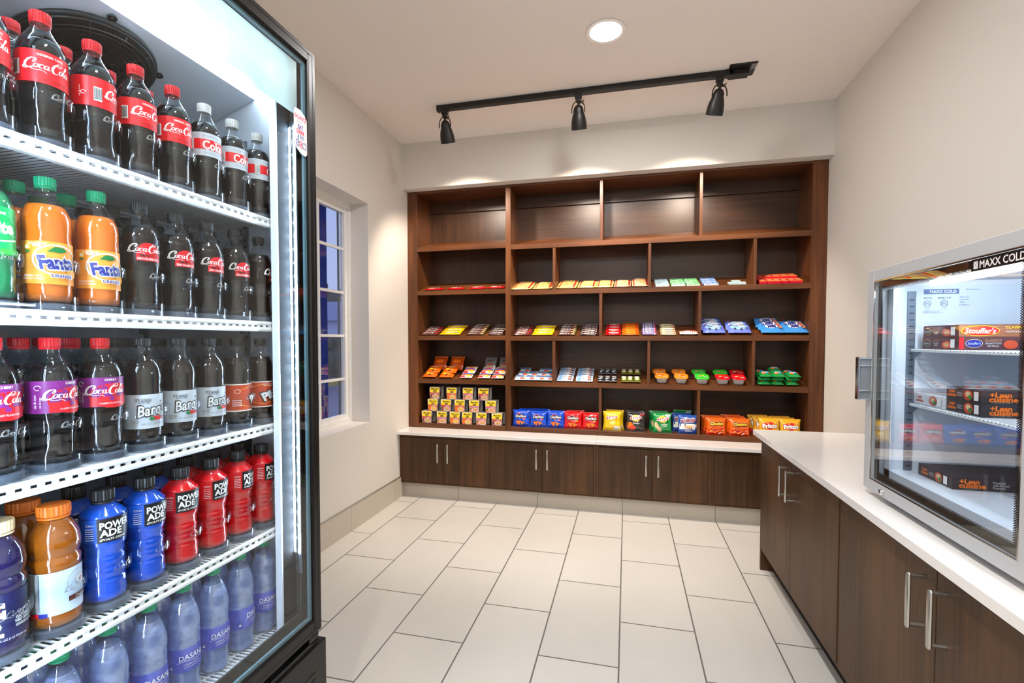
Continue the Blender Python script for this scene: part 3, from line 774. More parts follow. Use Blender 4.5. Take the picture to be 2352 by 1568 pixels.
COKE = [(.000, .026), (.001, .031), (.006, .0335), (.016, .0335), (.030, .0322), (.048, .0318), (.062, .0322), (.070, .0335), (.078, .0342), (.088, .0345), (.094, .0352), (.158, .0352), (.166, .0345), (.178, .0315), (.192, .0245), (.202, .0185), (.210, .0145), (.214, .0138), (.217, .0152), (.219, .0138), (.236, .0135)]
SODA = [(.000, .026), (.001, .031), (.006, .0338), (.020, .0340), (.030, .0335), (.034, .0345), (.112, .0345), (.116, .0350), (.128, .0340), (.140, .0350), (.154, .0352), (.168, .0338), (.182, .0290), (.194, .0225), (.204, .0165), (.212, .0140), (.214, .0138), (.217, .0152), (.219, .0138), (.236, .0135)]
POWR = [(.000, .028), (.001, .033), (.006, .0358), (.018, .0360), (.024, .0350), (.045, .0345), (.050, .0325), (.056, .0350), (.070, .0342), (.075, .0320), (.081, .0346), (.094, .0336), (.099, .0318), (.105, .0345), (.114, .0335), (.119, .0362), (.126, .0365), (.129, .0355), (.132, .0368), (.178, .0376), (.183, .0384), (.1845, .0372), (.206, .0198), (.211, .0172), (.216, .0165)]
GATO = [(.000, .030), (.001, .0355), (.006, .0375), (.020, .0375), (.024, .0368), (.112, .0368), (.118, .0378), (.128, .0380), (.133, .0350), (.138, .0345), (.143, .0375), (.160, .0380), (.180, .0350), (.195, .0280), (.203, .0230), (.206, .0205), (.214, .0205)]
WATR = [(.000, .024), (.001, .0295), (.006, .0325), (.018, .0330), (.030, .0300), (.042, .0315), (.056, .0328), (.062, .0335), (.120, .0335), (.126, .0325), (.132, .0338), (.139, .0325), (.145, .0338), (.152, .0325), (.158, .0338), (.172, .0338), (.190, .0315), (.210, .0255), (.228, .0185), (.240, .0145), (.244, .0138), (.247, .0150), (.249, .0135), (.262, .0135)]
def prad(P, z):
    for (z0, r0), (z1, r1) in zip(P[:-1], P[1:]):
        if z0 <= z <= z1: return r0+(r1-r0)*(z-z0)/max(z1-z0, 1e-9)
    return P[-1][1]
def cyl_label(name, parent, P, z0, z1, items, base, th0=0, span=2*PI, off=.0007):
    """sleeve around the bottle; marks are placed with x to the reader's right and y up from the sleeve's middle"""
    zc = (z0+z1)/2
    def f(x, y, o):
        r = prad(P, zc+y); rm = prad(P, zc); a = th0+x/rm
        return ((r+off+o)*math.cos(a), (r+off+o)*math.sin(a), zc+y)
    b = MB()
    if base:
        b.lathe([(prad(P, z0)+off, z0), (prad(P, (z0*2+z1)/3)+off, (z0*2+z1)/3), (prad(P, (z0+z1*2)/3)+off, (z0+z1*2)/3), (prad(P, z1)+off, z1)], base, 40, a0=th0-span/2, a1=th0+span/2, cap=False)
    decal(b, items, f, .0005, .0003)
    return b.build(name, parent, smooth=60)
def mkbottle(name, P, liq, fill, capm, capz, capr, caph, ribs=0, petal=True, twist=0):
    r = empty(name, (0, 0, -50))
    n = 40
    def fn(rr, z, a):
        if petal and z < .028: rr -= .0030*abs(math.sin(2.5*a))**2*(1-z/.028)
        if ribs and .03 < z < .085: rr -= ribs*(.5+.5*math.cos(6*a+twist*z*60))**3
        return rr
    prof = [(rr, z) for z, rr in P]
    dense = []
    for (r0, z0), (r1, z1) in zip(prof[:-1], prof[1:]):
        m = max(1, int((z1-z0)/.010))
        dense += [(r0+(r1-r0)*j/m, z0+(z1-z0)*j/m) for j in range(m)]
    dense.append(prof[-1])
    b = MB(); b.lathe([(0, .001)]+dense, C_clear, n, fn=fn, cap=False); b.build('bottle_shell', r, smooth=60)
    lp = [(rr-.0009, z+.0012) for rr, z in dense if z < fill-.002]; lp.append((prad(P, fill)-.0009, fill))
    b = MB(); b.lathe([(0, lp[0][1])]+lp+[(0, fill)], liq, n, fn=fn, cap=False); b.build('drink', r, smooth=60)
    b = MB(); m = 48
    b.lathe([(capr*.93, capz), (capr, capz+.002), (capr, capz+caph*.8), (capr*.96, capz+caph*.95), (capr*.80, capz+caph), (0, capz+caph)], capm, m, fn=lambda rr, z, a: rr*(1+.05*(round(a/(2*PI)*m) % 2) if rr > capr*.9 else 1), cap=False)
    b.lathe([(capr*.92, capz-.005), (capr*1.02, capz-.004), (capr*1.02, capz-.0008), (capr*.9, capz)], capm, m, cap=False)
    b.build('cap', r, smooth=30)
    return r
CAPZ = .2225
PROTO = {}
def coke(kind):
    k = kind
    capm = {'cola': K['red'], 'diet': K['white'], 'zero': K['capblack'], 'cherry': K['red']}[k]
    r = mkbottle('soda_bottle', COKE, L_cola, .186, capm, CAPZ, .0148, .0185, ribs=.0012)
    if k == 'cola':
        cyl_label('label', r, COKE, .0965, .156, [('S', .0, .002, .0195, K['white']), ('t', 'ORIGINAL TASTE', .002, .0215, .0042, K['white'], dict(b=.02, w=.036)), ('t', '20 FL OZ (1.25 PT) 591 mL', .002, -.0225, .0036, K['black'], dict(w=.040)),
            ('r', -.052, -.018, -.040, .010, K['white'], 3)]+[('r', -.0515+.0014*i, -.016, -.0508+.0014*i, .008, K['black'], 1) for i in range(8)]+
            [('s', loop_(-.066, -.006, .0035, .0035, 0, 300, 8), .0009, K['white']), ('t', 'sip & scan', -.0715, -.004, .0028, K['white'], dict(rot=90, w=.022))], K['cokered'])
    elif k == 'diet':
        cyl_label('label', r, COKE, .0965, .156, [('r', -.108, -.013, .108, .013, K['cokered'], 40), ('t', 'Coke', .002, -.001, .0215, K['white'], dict(b=.03, w=.048)), ('t', 'Diet', .0085, .0105, .0055, K['white'], dict(sh=.2)),
            ('t', 'NO SUGAR NO CALORIES', 0, .0215, .0038, K['grey'], dict(w=.042)), ('t', '20 FL OZ (1.25 PT) 591 mL', 0, -.022, .0036, K['grey'], dict(w=.038)),
            ('r', -.052, -.015, -.040, .012, K['white'], 3)]+[('r', -.0515+.0014*i, -.013, -.0508+.0014*i, .010, K['grey'], 1) for i in range(8)], K['silver'])
    elif k == 'zero':
        cyl_label('label', r, COKE, .0965, .160, [('e', .004, .002, .021, .018, K['cokered']), ('r', -.019, -.021, .027, -.004, K['cokered'], 5), ('S', .0, .005, .0185, K['white']),
            ('t', 'zero', -.004, -.0085, .0065, K['black'], dict(b=.03)), ('t', 'SUGAR', .013, -.0085, .0045, K['dred']), ('t', 'ZERO CALORIE COLA', .003, -.0165, .0046, K['white'], dict(b=.02, w=.040)),
            ('s', loop_(-.045, .010, .0035, .0035, 0, 300, 8), .0008, K['grey']), ('t', 'sip & scan', -.050, -.006, .0028, K['grey'], dict(rot=90, w=.020))], pm('zero_film', (24, 14, 13), .3))
    else:
        cyl_label('label', r, COKE, .0965, .158, [('e', .012, -.008, .040, .026, K['cokered']), ('r', -.026, -.0300, .052, -.010, K['cokered'], 8), ('S', .0, .003, .0195, K['white']),
            ('t', 'CHERRY', .006, .0255, .0045, K['white'], dict(b=.02, w=.019)), ('e', .0075, -.014, .0045, .0042, K['purple']), ('t', 'CHERRY FLAVORED', .006, -.0235, .0034, K['white'], dict(w=.036)),
            ('s', loop_(-.040, .018, .0045, .0045, 0, 300, 8), .0012, K['white']), ('t', 'sip & scan', -.044, -.008, .0040, K['white'], dict(rot=90, w=.026)), ('t', 'sip & scan', -.037, -.010, .003, K['white'], dict(rot=90, w=.020))], K['purple'])
    return r
def soda(kind):
    k = kind
    liq = {'fanta': L_or, 'sprite': L_spr, 'barq': L_cola, 'pibb': L_cola}[k]; capm = K['green'] if k in ('fanta', 'sprite') else K['capblack']
    r = mkbottle('soda_bottle', SODA, liq, .186 if k != 'sprite' else .19, capm, CAPZ, .0148, .0185)
    if k == 'fanta':
        blob = loop_(.004, .006, .033, .028, 0, 360, 24)
        cyl_label('label', r, SODA, .034, .114, [('s', blob, .003, K['white']), ('t', 'Fanta', .0035, .002, .025, K['white'], dict(b=.11, sh=-.15, w=.058, rot=4)), ('t', 'Fanta', .0035, .002, .024, K['navy'], dict(b=.045, sh=-.15, w=.053, rot=4)),
            ('p', [(-.010, .021), (0, .031), (.012, .030), (.018, .024), (.008, .020)], K['dgreen']), ('e', -.036, .028, .005, .005, K['yellow']), ('e', -.036, .028, .003, .003, K['white']), ('e', -.036, .020, .004, .002, K['dgreen']),
            ('e', .025, -.018, .009, .008, K['yellow']), ('e', .025, -.018, .007, .006, K['ltorange']), ('t', 'CAFFEINE', -.022, .0345, .0038, K['white'], dict(b=.02)), ('t', 'FREE', -.022, .030, .0038, K['white'], dict(b=.02)),
            ('t', 'ORANGE', .008, -.024, .0068, K['white'], dict(b=.09, w=.031)), ('t', 'ORANGE', .008, -.024, .0062, K['navy'], dict(b=.02, w=.028)), ('t', 'ORANGE SODA', -.028, -.0255, .0038, K['white'], dict(w=.023)), ('t', 'NATURALLY FLAVORED', -.028, -.031, .0032, K['white'], dict(w=.026))], K['ltorange'])
    elif k == 'sprite':
        cyl_label('label', r, SODA, .075, .160, [('p', [(-.036, .004), (-.02, .026), (.02, .026), (.036, .030), (.030, .012), (.038, -.006), (.02, -.012), (-.024, -.012)], pm('sprite_green', (0, 170, 84), .4)),
            ('t', 'Sprite', 0, .006, .020, K['white'], dict(b=.05, sh=.15, w=.058, rot=4)), ('t', 'LEMON-LIME', 0, .031, .0048, K['white'], dict(b=.02, w=.032)), ('s', [(-.034, -.012), (0, -.018), (.034, -.013)], .0025, K['white']), ('r', -.11, -.040, .11, -.030, K['lime'], 40)], pm('sprite_base', (10, 186, 96), .4))
    elif k == 'barq':
        cyl_label('label', r, SODA, .034, .112, [('t', "Barq's", .003, .004, .026, K['black'], dict(b=.07, sh=.3, w=.064, rot=8)), ('t', "Barq's", .003, .004, .024, K['white'], dict(b=.015, sh=.3, w=.058, rot=8)), ('t', "IT'S GOOD", -.014, .026, .0062, K['dkgrey'], dict(b=.02, w=.028)), ('t', 'SINCE 1898', -.013, .0205, .0038, K['dkgrey'], dict(w=.020)),
            ('e', .006, -.016, .006, .005, K['red']), ('e', .014, -.016, .006, .005, K['red']), ('e', .000, -.017, .005, .004, K['dgreen']), ('e', .020, -.016, .004, .004, K['dred']), ('t', '20 FL OZ (1.25 PT) 591 mL', .002, -.0285, .0042, K['dkgrey'], dict(w=.040)), ('t', '270', -.029, -.023, .006, K['grey'], dict(b=.02)), ('s', [(-.0345, -.0285), (-.0345, -.018), (-.0235, -.018), (-.0235, -.0285), (-.0345, -.0285)], .0006, K['grey'])], K['silver'])
    else:
        cyl_label('label', r, SODA, .034, .112, [('r', -.11, .036, .11, .039, K['white'], 40), ('r', -.11, -.039, .11, -.036, K['white'], 40), ('s', [(-.05, .02), (-.02, .03), (.01, .022), (.04, .032)], .0016, K['ltorange']), ('s', [(-.05, -.02), (-.02, -.028), (.01, -.022), (.04, -.03)], .0016, K['ltorange']), ('t', 'Pibb', .004, .0, .026, K['black'], dict(b=.10, w=.056, rot=22)), ('t', 'Pibb', .004, .0, .024, K['white'], dict(b=.05, w=.050, rot=22)),
            ('t', 'XTRA', .014, -.018, .008, K['black'], dict(b=.03, rot=20)), ('t', 'ARTIFICIALLY FLAVORED', .0, .031, .0034, K['white'], dict(w=.040)), ('t', 'SPICY CHERRY SODA', .0, .026, .0034, K['white'], dict(w=.034)), ('s', loop_(-.055, .018, .006, .006, 0, 360, 10), .001, K['white'])]+[('r', -.066, -.008-.005*i, -.046, -.0065-.005*i, K['white'], 2) for i in range(4)], K['rust'])
    return r
def powr(kind):
    liq = {'pblue': L_blue, 'pred': L_red}[kind]
    r = mkbottle('sports_drink_bottle', POWR, liq, .206, K['capblack'], .2125, .0188, .0245, petal=False)
    cyl_label('label', r, POWR, .130, .181, [('r', -.030, -.0255, .032, .0255, K['black'], 12), ('t', 'POWER', .0015, .0105, .0142, K['white'], dict(b=.035, w=.054)), ('t', 'ADE', -.0075, -.0055, .0142, K['white'], dict(b=.035, w=.036)), ('t', 'SPORTS DRINK', -.004, -.019, .0045, K['white'], dict(b=.02, sh=.2, w=.044)),
        ('t', 'ION+', -.040, .014, .005, K['white'], dict(w=.014))]+[('r', -.048, .006-.0045*i, -.034, .0072-.0045*i, K['white'], 2) for i in range(6)], {'pblue': K['blue'], 'pred': K['cokered']}[kind])
    return r
def gat(kind):
    liq, cap = (L_amber, pm('orange_cap', (255, 128, 40), .35)) if kind == 'gorange' else (L_vio, K['cream'])
    r = mkbottle('sports_drink_bottle', GATO, liq, .207, cap, .2125, .0235, .022, petal=False)
    if kind == 'gorange':
        cyl_label('label', r, GATO, .026, .110, [('s', loop_(.012, .014, .019, .021, 0, 360, 20), .0006, K['grey']), ('t', 'G', .0145, .014, .017, K['silver'], dict(b=.06)), ('t', 'G', .0145, .014, .015, K['white'], dict(b=.03)), ('p', [(.014, .009), (.020, .014), (.016, .015), (.021, .021), (.0135, .016), (.017, .0145)], K['orange']),
            ('r', -.006, -.022, .032, -.012, K['brown'], 6), ('t', 'Orange', .014, -.017, .0065, K['white'], dict(sh=.3, w=.018)), ('r', -.060, -.042, -.046, -.034, K['red'], 3), ('r', -.046, -.042, -.034, -.034, K['navy'], 3), ('r', -.09, -.03, -.045, .042, K['grey'], 8)], K['frostblue'])
    else:
        cyl_label('label', r, GATO, .026, .110, [('t', 'G', -.022, .012, .030, K['white'], dict(b=.05, w=.030)), ('p', [(-.022, .002), (-.012, .012), (-.017, .012), (-.010, .022), (-.024, .011), (-.018, .010)], K['orange']), ('t', '2', -.022, -.019, .026, K['white'], dict(b=.05, w=.024)), ('t', 'LOW CALORIE', .018, .004, .004, K['white'], dict(w=.022)),
            ('t', 'GATORADE', .018, -.006, .0055, K['white'], dict(b=.02, w=.026)), ('t', 'THIRST QUENCHER', .018, -.0125, .005, K['white'], dict(b=.02, w=.030)), ('r', .004, -.022, .032, -.017, K['grey'], 4), ('t', '20 FL OZ (1.25 PT) 591 mL', .0, -.039, .0038, K['white'], dict(w=.040))], pm('g2_navy', (20, 22, 66), .4))
    return r
def water():
    r = mkbottle('water_bottle', WATR, L_wat, .222, K['green'], .2495, .0150, .0185, ribs=.002, twist=.4)
    M_wl = thin('water_label_film', (.5, .56, .95), gloss=.4, base=.06, rough=.1, diff=.42, dcol=(.20, .24, 1), trl=.3, bscale=12)
    cyl_label('label', r, WATR, .062, .118, [('t', 'DASANI', .0, .006, .0125, K['white'], dict(w=.052, b=.01, arc=.002)), ('s', [(-.030, -.004), (-.01, -.001), (.012, -.004), (.03, .001)], .0009, K['white']), ('t', 'PURIFIED WATER', 0, -.010, .0034, K['white'], dict(w=.034)), ('t', '20 FL OZ (1.25 PT) 591 mL', 0, -.016, .0034, K['white'], dict(w=.034)),
        ('p', [(-.047, -.018), (-.039, -.018), (-.043, -.011)], K['white'])], M_wl)
    return r
for k_ in ('cola', 'diet', 'zero', 'cherry'): PROTO[k_] = (coke, k_)
for k_ in ('fanta', 'sprite', 'barq', 'pibb'): PROTO[k_] = (soda, k_)
for k_ in ('pblue', 'pred'): PROTO[k_] = (powr, k_)
for k_ in ('gorange', 'gviolet'): PROTO[k_] = (gat, k_)
PROTO['water'] = (lambda k: water(), 'water')
DONE = {}
def put(kind, loc, rot, label, group, cat='bottle'):
    if kind not in DONE:
        fnc, a = PROTO[kind]; o = fnc(a); DONE[kind] = o
    else:
        o = copy_tree(DONE[kind])
    o.location = loc; o.rotation_euler = (0, 0, rot-.28); tag(o, label, cat, group)
    if kind != 'water': o.location.z += .014; o.scale = (1, 1, .941)
    return o
DESC = {'cola': 'red-labelled cola bottle with red cap', 'diet': 'silver and red diet cola bottle, white cap', 'zero': 'black zero sugar cola bottle', 'cherry': 'purple-labelled cherry cola bottle with red cap',
        'fanta': 'orange soda bottle with green cap', 'sprite': 'green lemon-lime soda bottle', 'barq': 'silver-labelled root beer bottle', 'pibb': 'rust-labelled spicy cherry soda bottle',
        'pblue': 'blue sports drink bottle with black cap', 'pred': 'red sports drink bottle with black cap', 'gorange': 'amber sports drink with orange cap', 'gviolet': 'dark violet sports drink with cream cap', 'water': 'clear blue-tinted water bottle with green cap'}
LY = [.575, .662, .749, .836, .923, 1.010, 1.098, 1.187]
ORD = ['eighth', 'seventh', 'sixth', 'fifth', 'fourth', 'third', 'second', 'first']
SHN = {1: 'top shelf', 2: 'second shelf', 3: 'third shelf', 4: 'fourth shelf', 5: 'bottom rack'}
ROWS = {1: ['cola', 'cola', 'cola', 'cola', 'cola', 'diet', 'diet', 'diet'], 2: ['sprite', 'fanta', 'fanta', 'zero', 'zero', 'zero', 'zero', 'zero'],
        3: ['cherry', 'cherry', 'cherry', 'barq', 'barq', 'barq', 'pibb', 'pibb'], 4: ['gviolet', 'gorange', 'pblue', 'pblue', 'pred', 'pred', 'pred', 'pred'], 5: ['water']*8}
ROT = {1: [0, 0, 1.15, .35, .05, 0, .15, .75], 2: [0, 0, 0, -.05, .05, .1, .05, .75], 3: [.1, .35, -.1, 0, .05, .1, 1.1, .1], 4: [0, .1, -.05, .15, -.1, .2, .35, .25], 5: [0, .1, .2, .1, 0, .1, .7, -.15]}
BXC = {1: -1.03, 2: -1.03, 3: -1.03, 4: -1.033, 5: -1.030}
B2 = {2: ['zero', 'fanta', 'fanta', 'zero', 'zero', 'zero', 'zero', 'zero'], 4: ['gorange', 'gorange', 'pblue', 'pblue', 'pblue', 'pred', 'pred', 'pred']}
# clear gravity-feed glide for one lane
def mkglide():
    r = empty('bottle_glide', (0, 0, -60)); R = .0415
    b = MB(); b.lathe([(R, .0), (R, .026), (R+.0012, .027), (R+.0012, 0)], C_glide, 24, a0=-PI/2, a1=PI/2, cap=False)
    for s in (-1, 1): b.box(-.30, 0, s*R-.0006, s*R+.0006, .0, .024, C_glide)
    b.lathe([(0, .0012), (R-.0015, .0012), (R-.0015, .011), (R-.006, .0135), (0, .0135)], pm('glide_base', (92, 98, 108), .25, var=.2), 24, cap=False); b.box(-.30, -.03, -R, R, .0002, .0135, MATS['glide_base']); b.build('glide_tray', r)
    b = MB(); Rh = .0405
    b.lathe([(Rh, .071), (Rh+.0035, .073), (Rh+.0045, .083), (Rh+.0035, .093), (Rh, .095)], C_glide, 28, a0=-1.75, a1=1.75, cap=False)
    f = lambda x, y, o: ((Rh+.005+o)*math.cos(x/Rh+.15), (Rh+.005+o)*math.sin(x/Rh+.15), .083+y)
    decal(b, [('S', 0, .001, .0105, thin('embossed_clear', (.75, .8, .85), gloss=.95, base=.45, rough=.15, diff=.25, dcol=(.8, .9, 1)))], f, 0)
    for s in (-1, 1): b.box(-.012, -.006, s*Rh-.001, s*Rh+.001, .02, .095, C_glide)
    b.build('front_hoop', r)
    return r
gl0 = None
for sh in (1, 2, 3, 4, 5):
    rows = ROWS[sh]
    for ln in range(8):
        z = RZ[sh]+(.0015 if sh < 5 else .001)
        kind = rows[ln]
        put(kind, (BXC[sh], LY[ln], z), ROT[sh][ln]+(.22 if sh == 4 else 0), f"{DESC[kind]}, {SHN[sh]}, {ORD[ln]} from the right", f'front row bottles on the {SHN[sh]}')
        kb = B2.get(sh, rows)[ln]
        depth = 3 if sh in (2, 3) else 2
        for d in range(1, depth):
            put(kb, (BXC[sh]-.078*d, LY[ln], z), random.uniform(-.6, .6), f"{DESC[kb]}, {['','second','third'][d]} row, {SHN[sh]}, {ORD[ln]} from right", f'bottles behind the front row on the {SHN[sh]}')
        if sh < 5:
            if gl0 is None: g_ = gl0 = mkglide()
            else: g_ = copy_tree(gl0)
            g_.location = (BXC[sh], LY[ln], RZ[sh]+.0002)
            tag(g_, f'clear plastic bottle track, {SHN[sh]}, {ORD[ln]} from the right', 'bottle track', f'clear bottle tracks on the {SHN[sh]}')
# ------------------------------------------------------------ snacks on the shelves
FM = {}
def film(c, rough=.20, metal=.0):
    k = (c, rough, metal)
    if k not in FM: FM[k] = pm('film_%d_%d_%d' % c, c, rough, metal, spec=.6, var=.05, nscale=60, bump=.12, coat=.25)
    return FM[k]
SK = math.atan(.33)
def pack(name, w, h, t, base, items, seal='tb', e=3, wr=.10, s=.07, waist=.0, art=None, nu=10, nv=12, seed=1, back=None):
    """sealed film pack lying on its back: x across, y up the face, z outwards"""
    rs = random.Random(seed); ph = [rs.uniform(0, 6) for _ in range(6)]
    su, sv = (s, .0) if seal == 'lr' else (.0, s)
    def g(x, s_):
        a = min(1, abs(2*x-1)/(1-2*s_)) if s_ < .5 else 1
        return max(0, 1-a**e)**.6
    def F(u, v):
        k = g(u, su)*g(v, sv)
        pl = 0
        if wr > .15 and sv: pl = .16*(math.exp(-max(0, v-sv)/.10)+math.exp(-max(0, 1-sv-v)/.10))*math.sin(43*u+4*math.sin(9*v+ph[3])+ph[4])
        cr = abs(math.sin(9*u+11*v+ph[5]))**.5*.5-.3
        return t/2*k*(1+pl+wr*(math.sin(7*u+9*v+ph[0])*.5+math.sin(17*u-6*v+ph[1])*.3+math.sin(5*u+19*v+ph[2])*.3+cr*.8))+.0006+(abs(pl)*.012 if k < .01 else 0)
    def P(u, v, o, side=1):
        wx = 1-waist*math.sin(PI*v)
        return ((u-.5)*w*wx, v*h, side*(F(u, v)+o))
    b = MB()
    b.grid(lambda u, v: P(u, v, 0), nu, nv, base); b.grid(lambda u, v: P(1-u, v, 0, -1), nu, nv, back or base)
    m = lambda x, y, o: P(x/w+.5, y/h+.5, o)
    decal(b, items, m, .0006, .0004 if w*h < .012 else .0014)
    k = b.build(name, smooth=50); k.location = (0, 0, -70)
    return k
def slab(name, w, h, t, base, items, side=None):
    b = MB().box(-w/2, w/2, 0, h, -t/2, t/2, base, .0012)
    decal(b, items, lambda x, y, o: (x, h/2+y, t/2+o), .0003, .0003)
    if side: decal(b, side, lambda x, y, o: (x, -o, y), .0003, .0003)
    k = b.build(name, smooth=0); k.location = (0, 0, -70); return k
PR = {}
W_, B_ = K['white'], K['black']
def T(s_, x, y, h, m, w=None, **k):
    if w: k['w'] = w
    return ('t', s_, x, y, h, m, k)
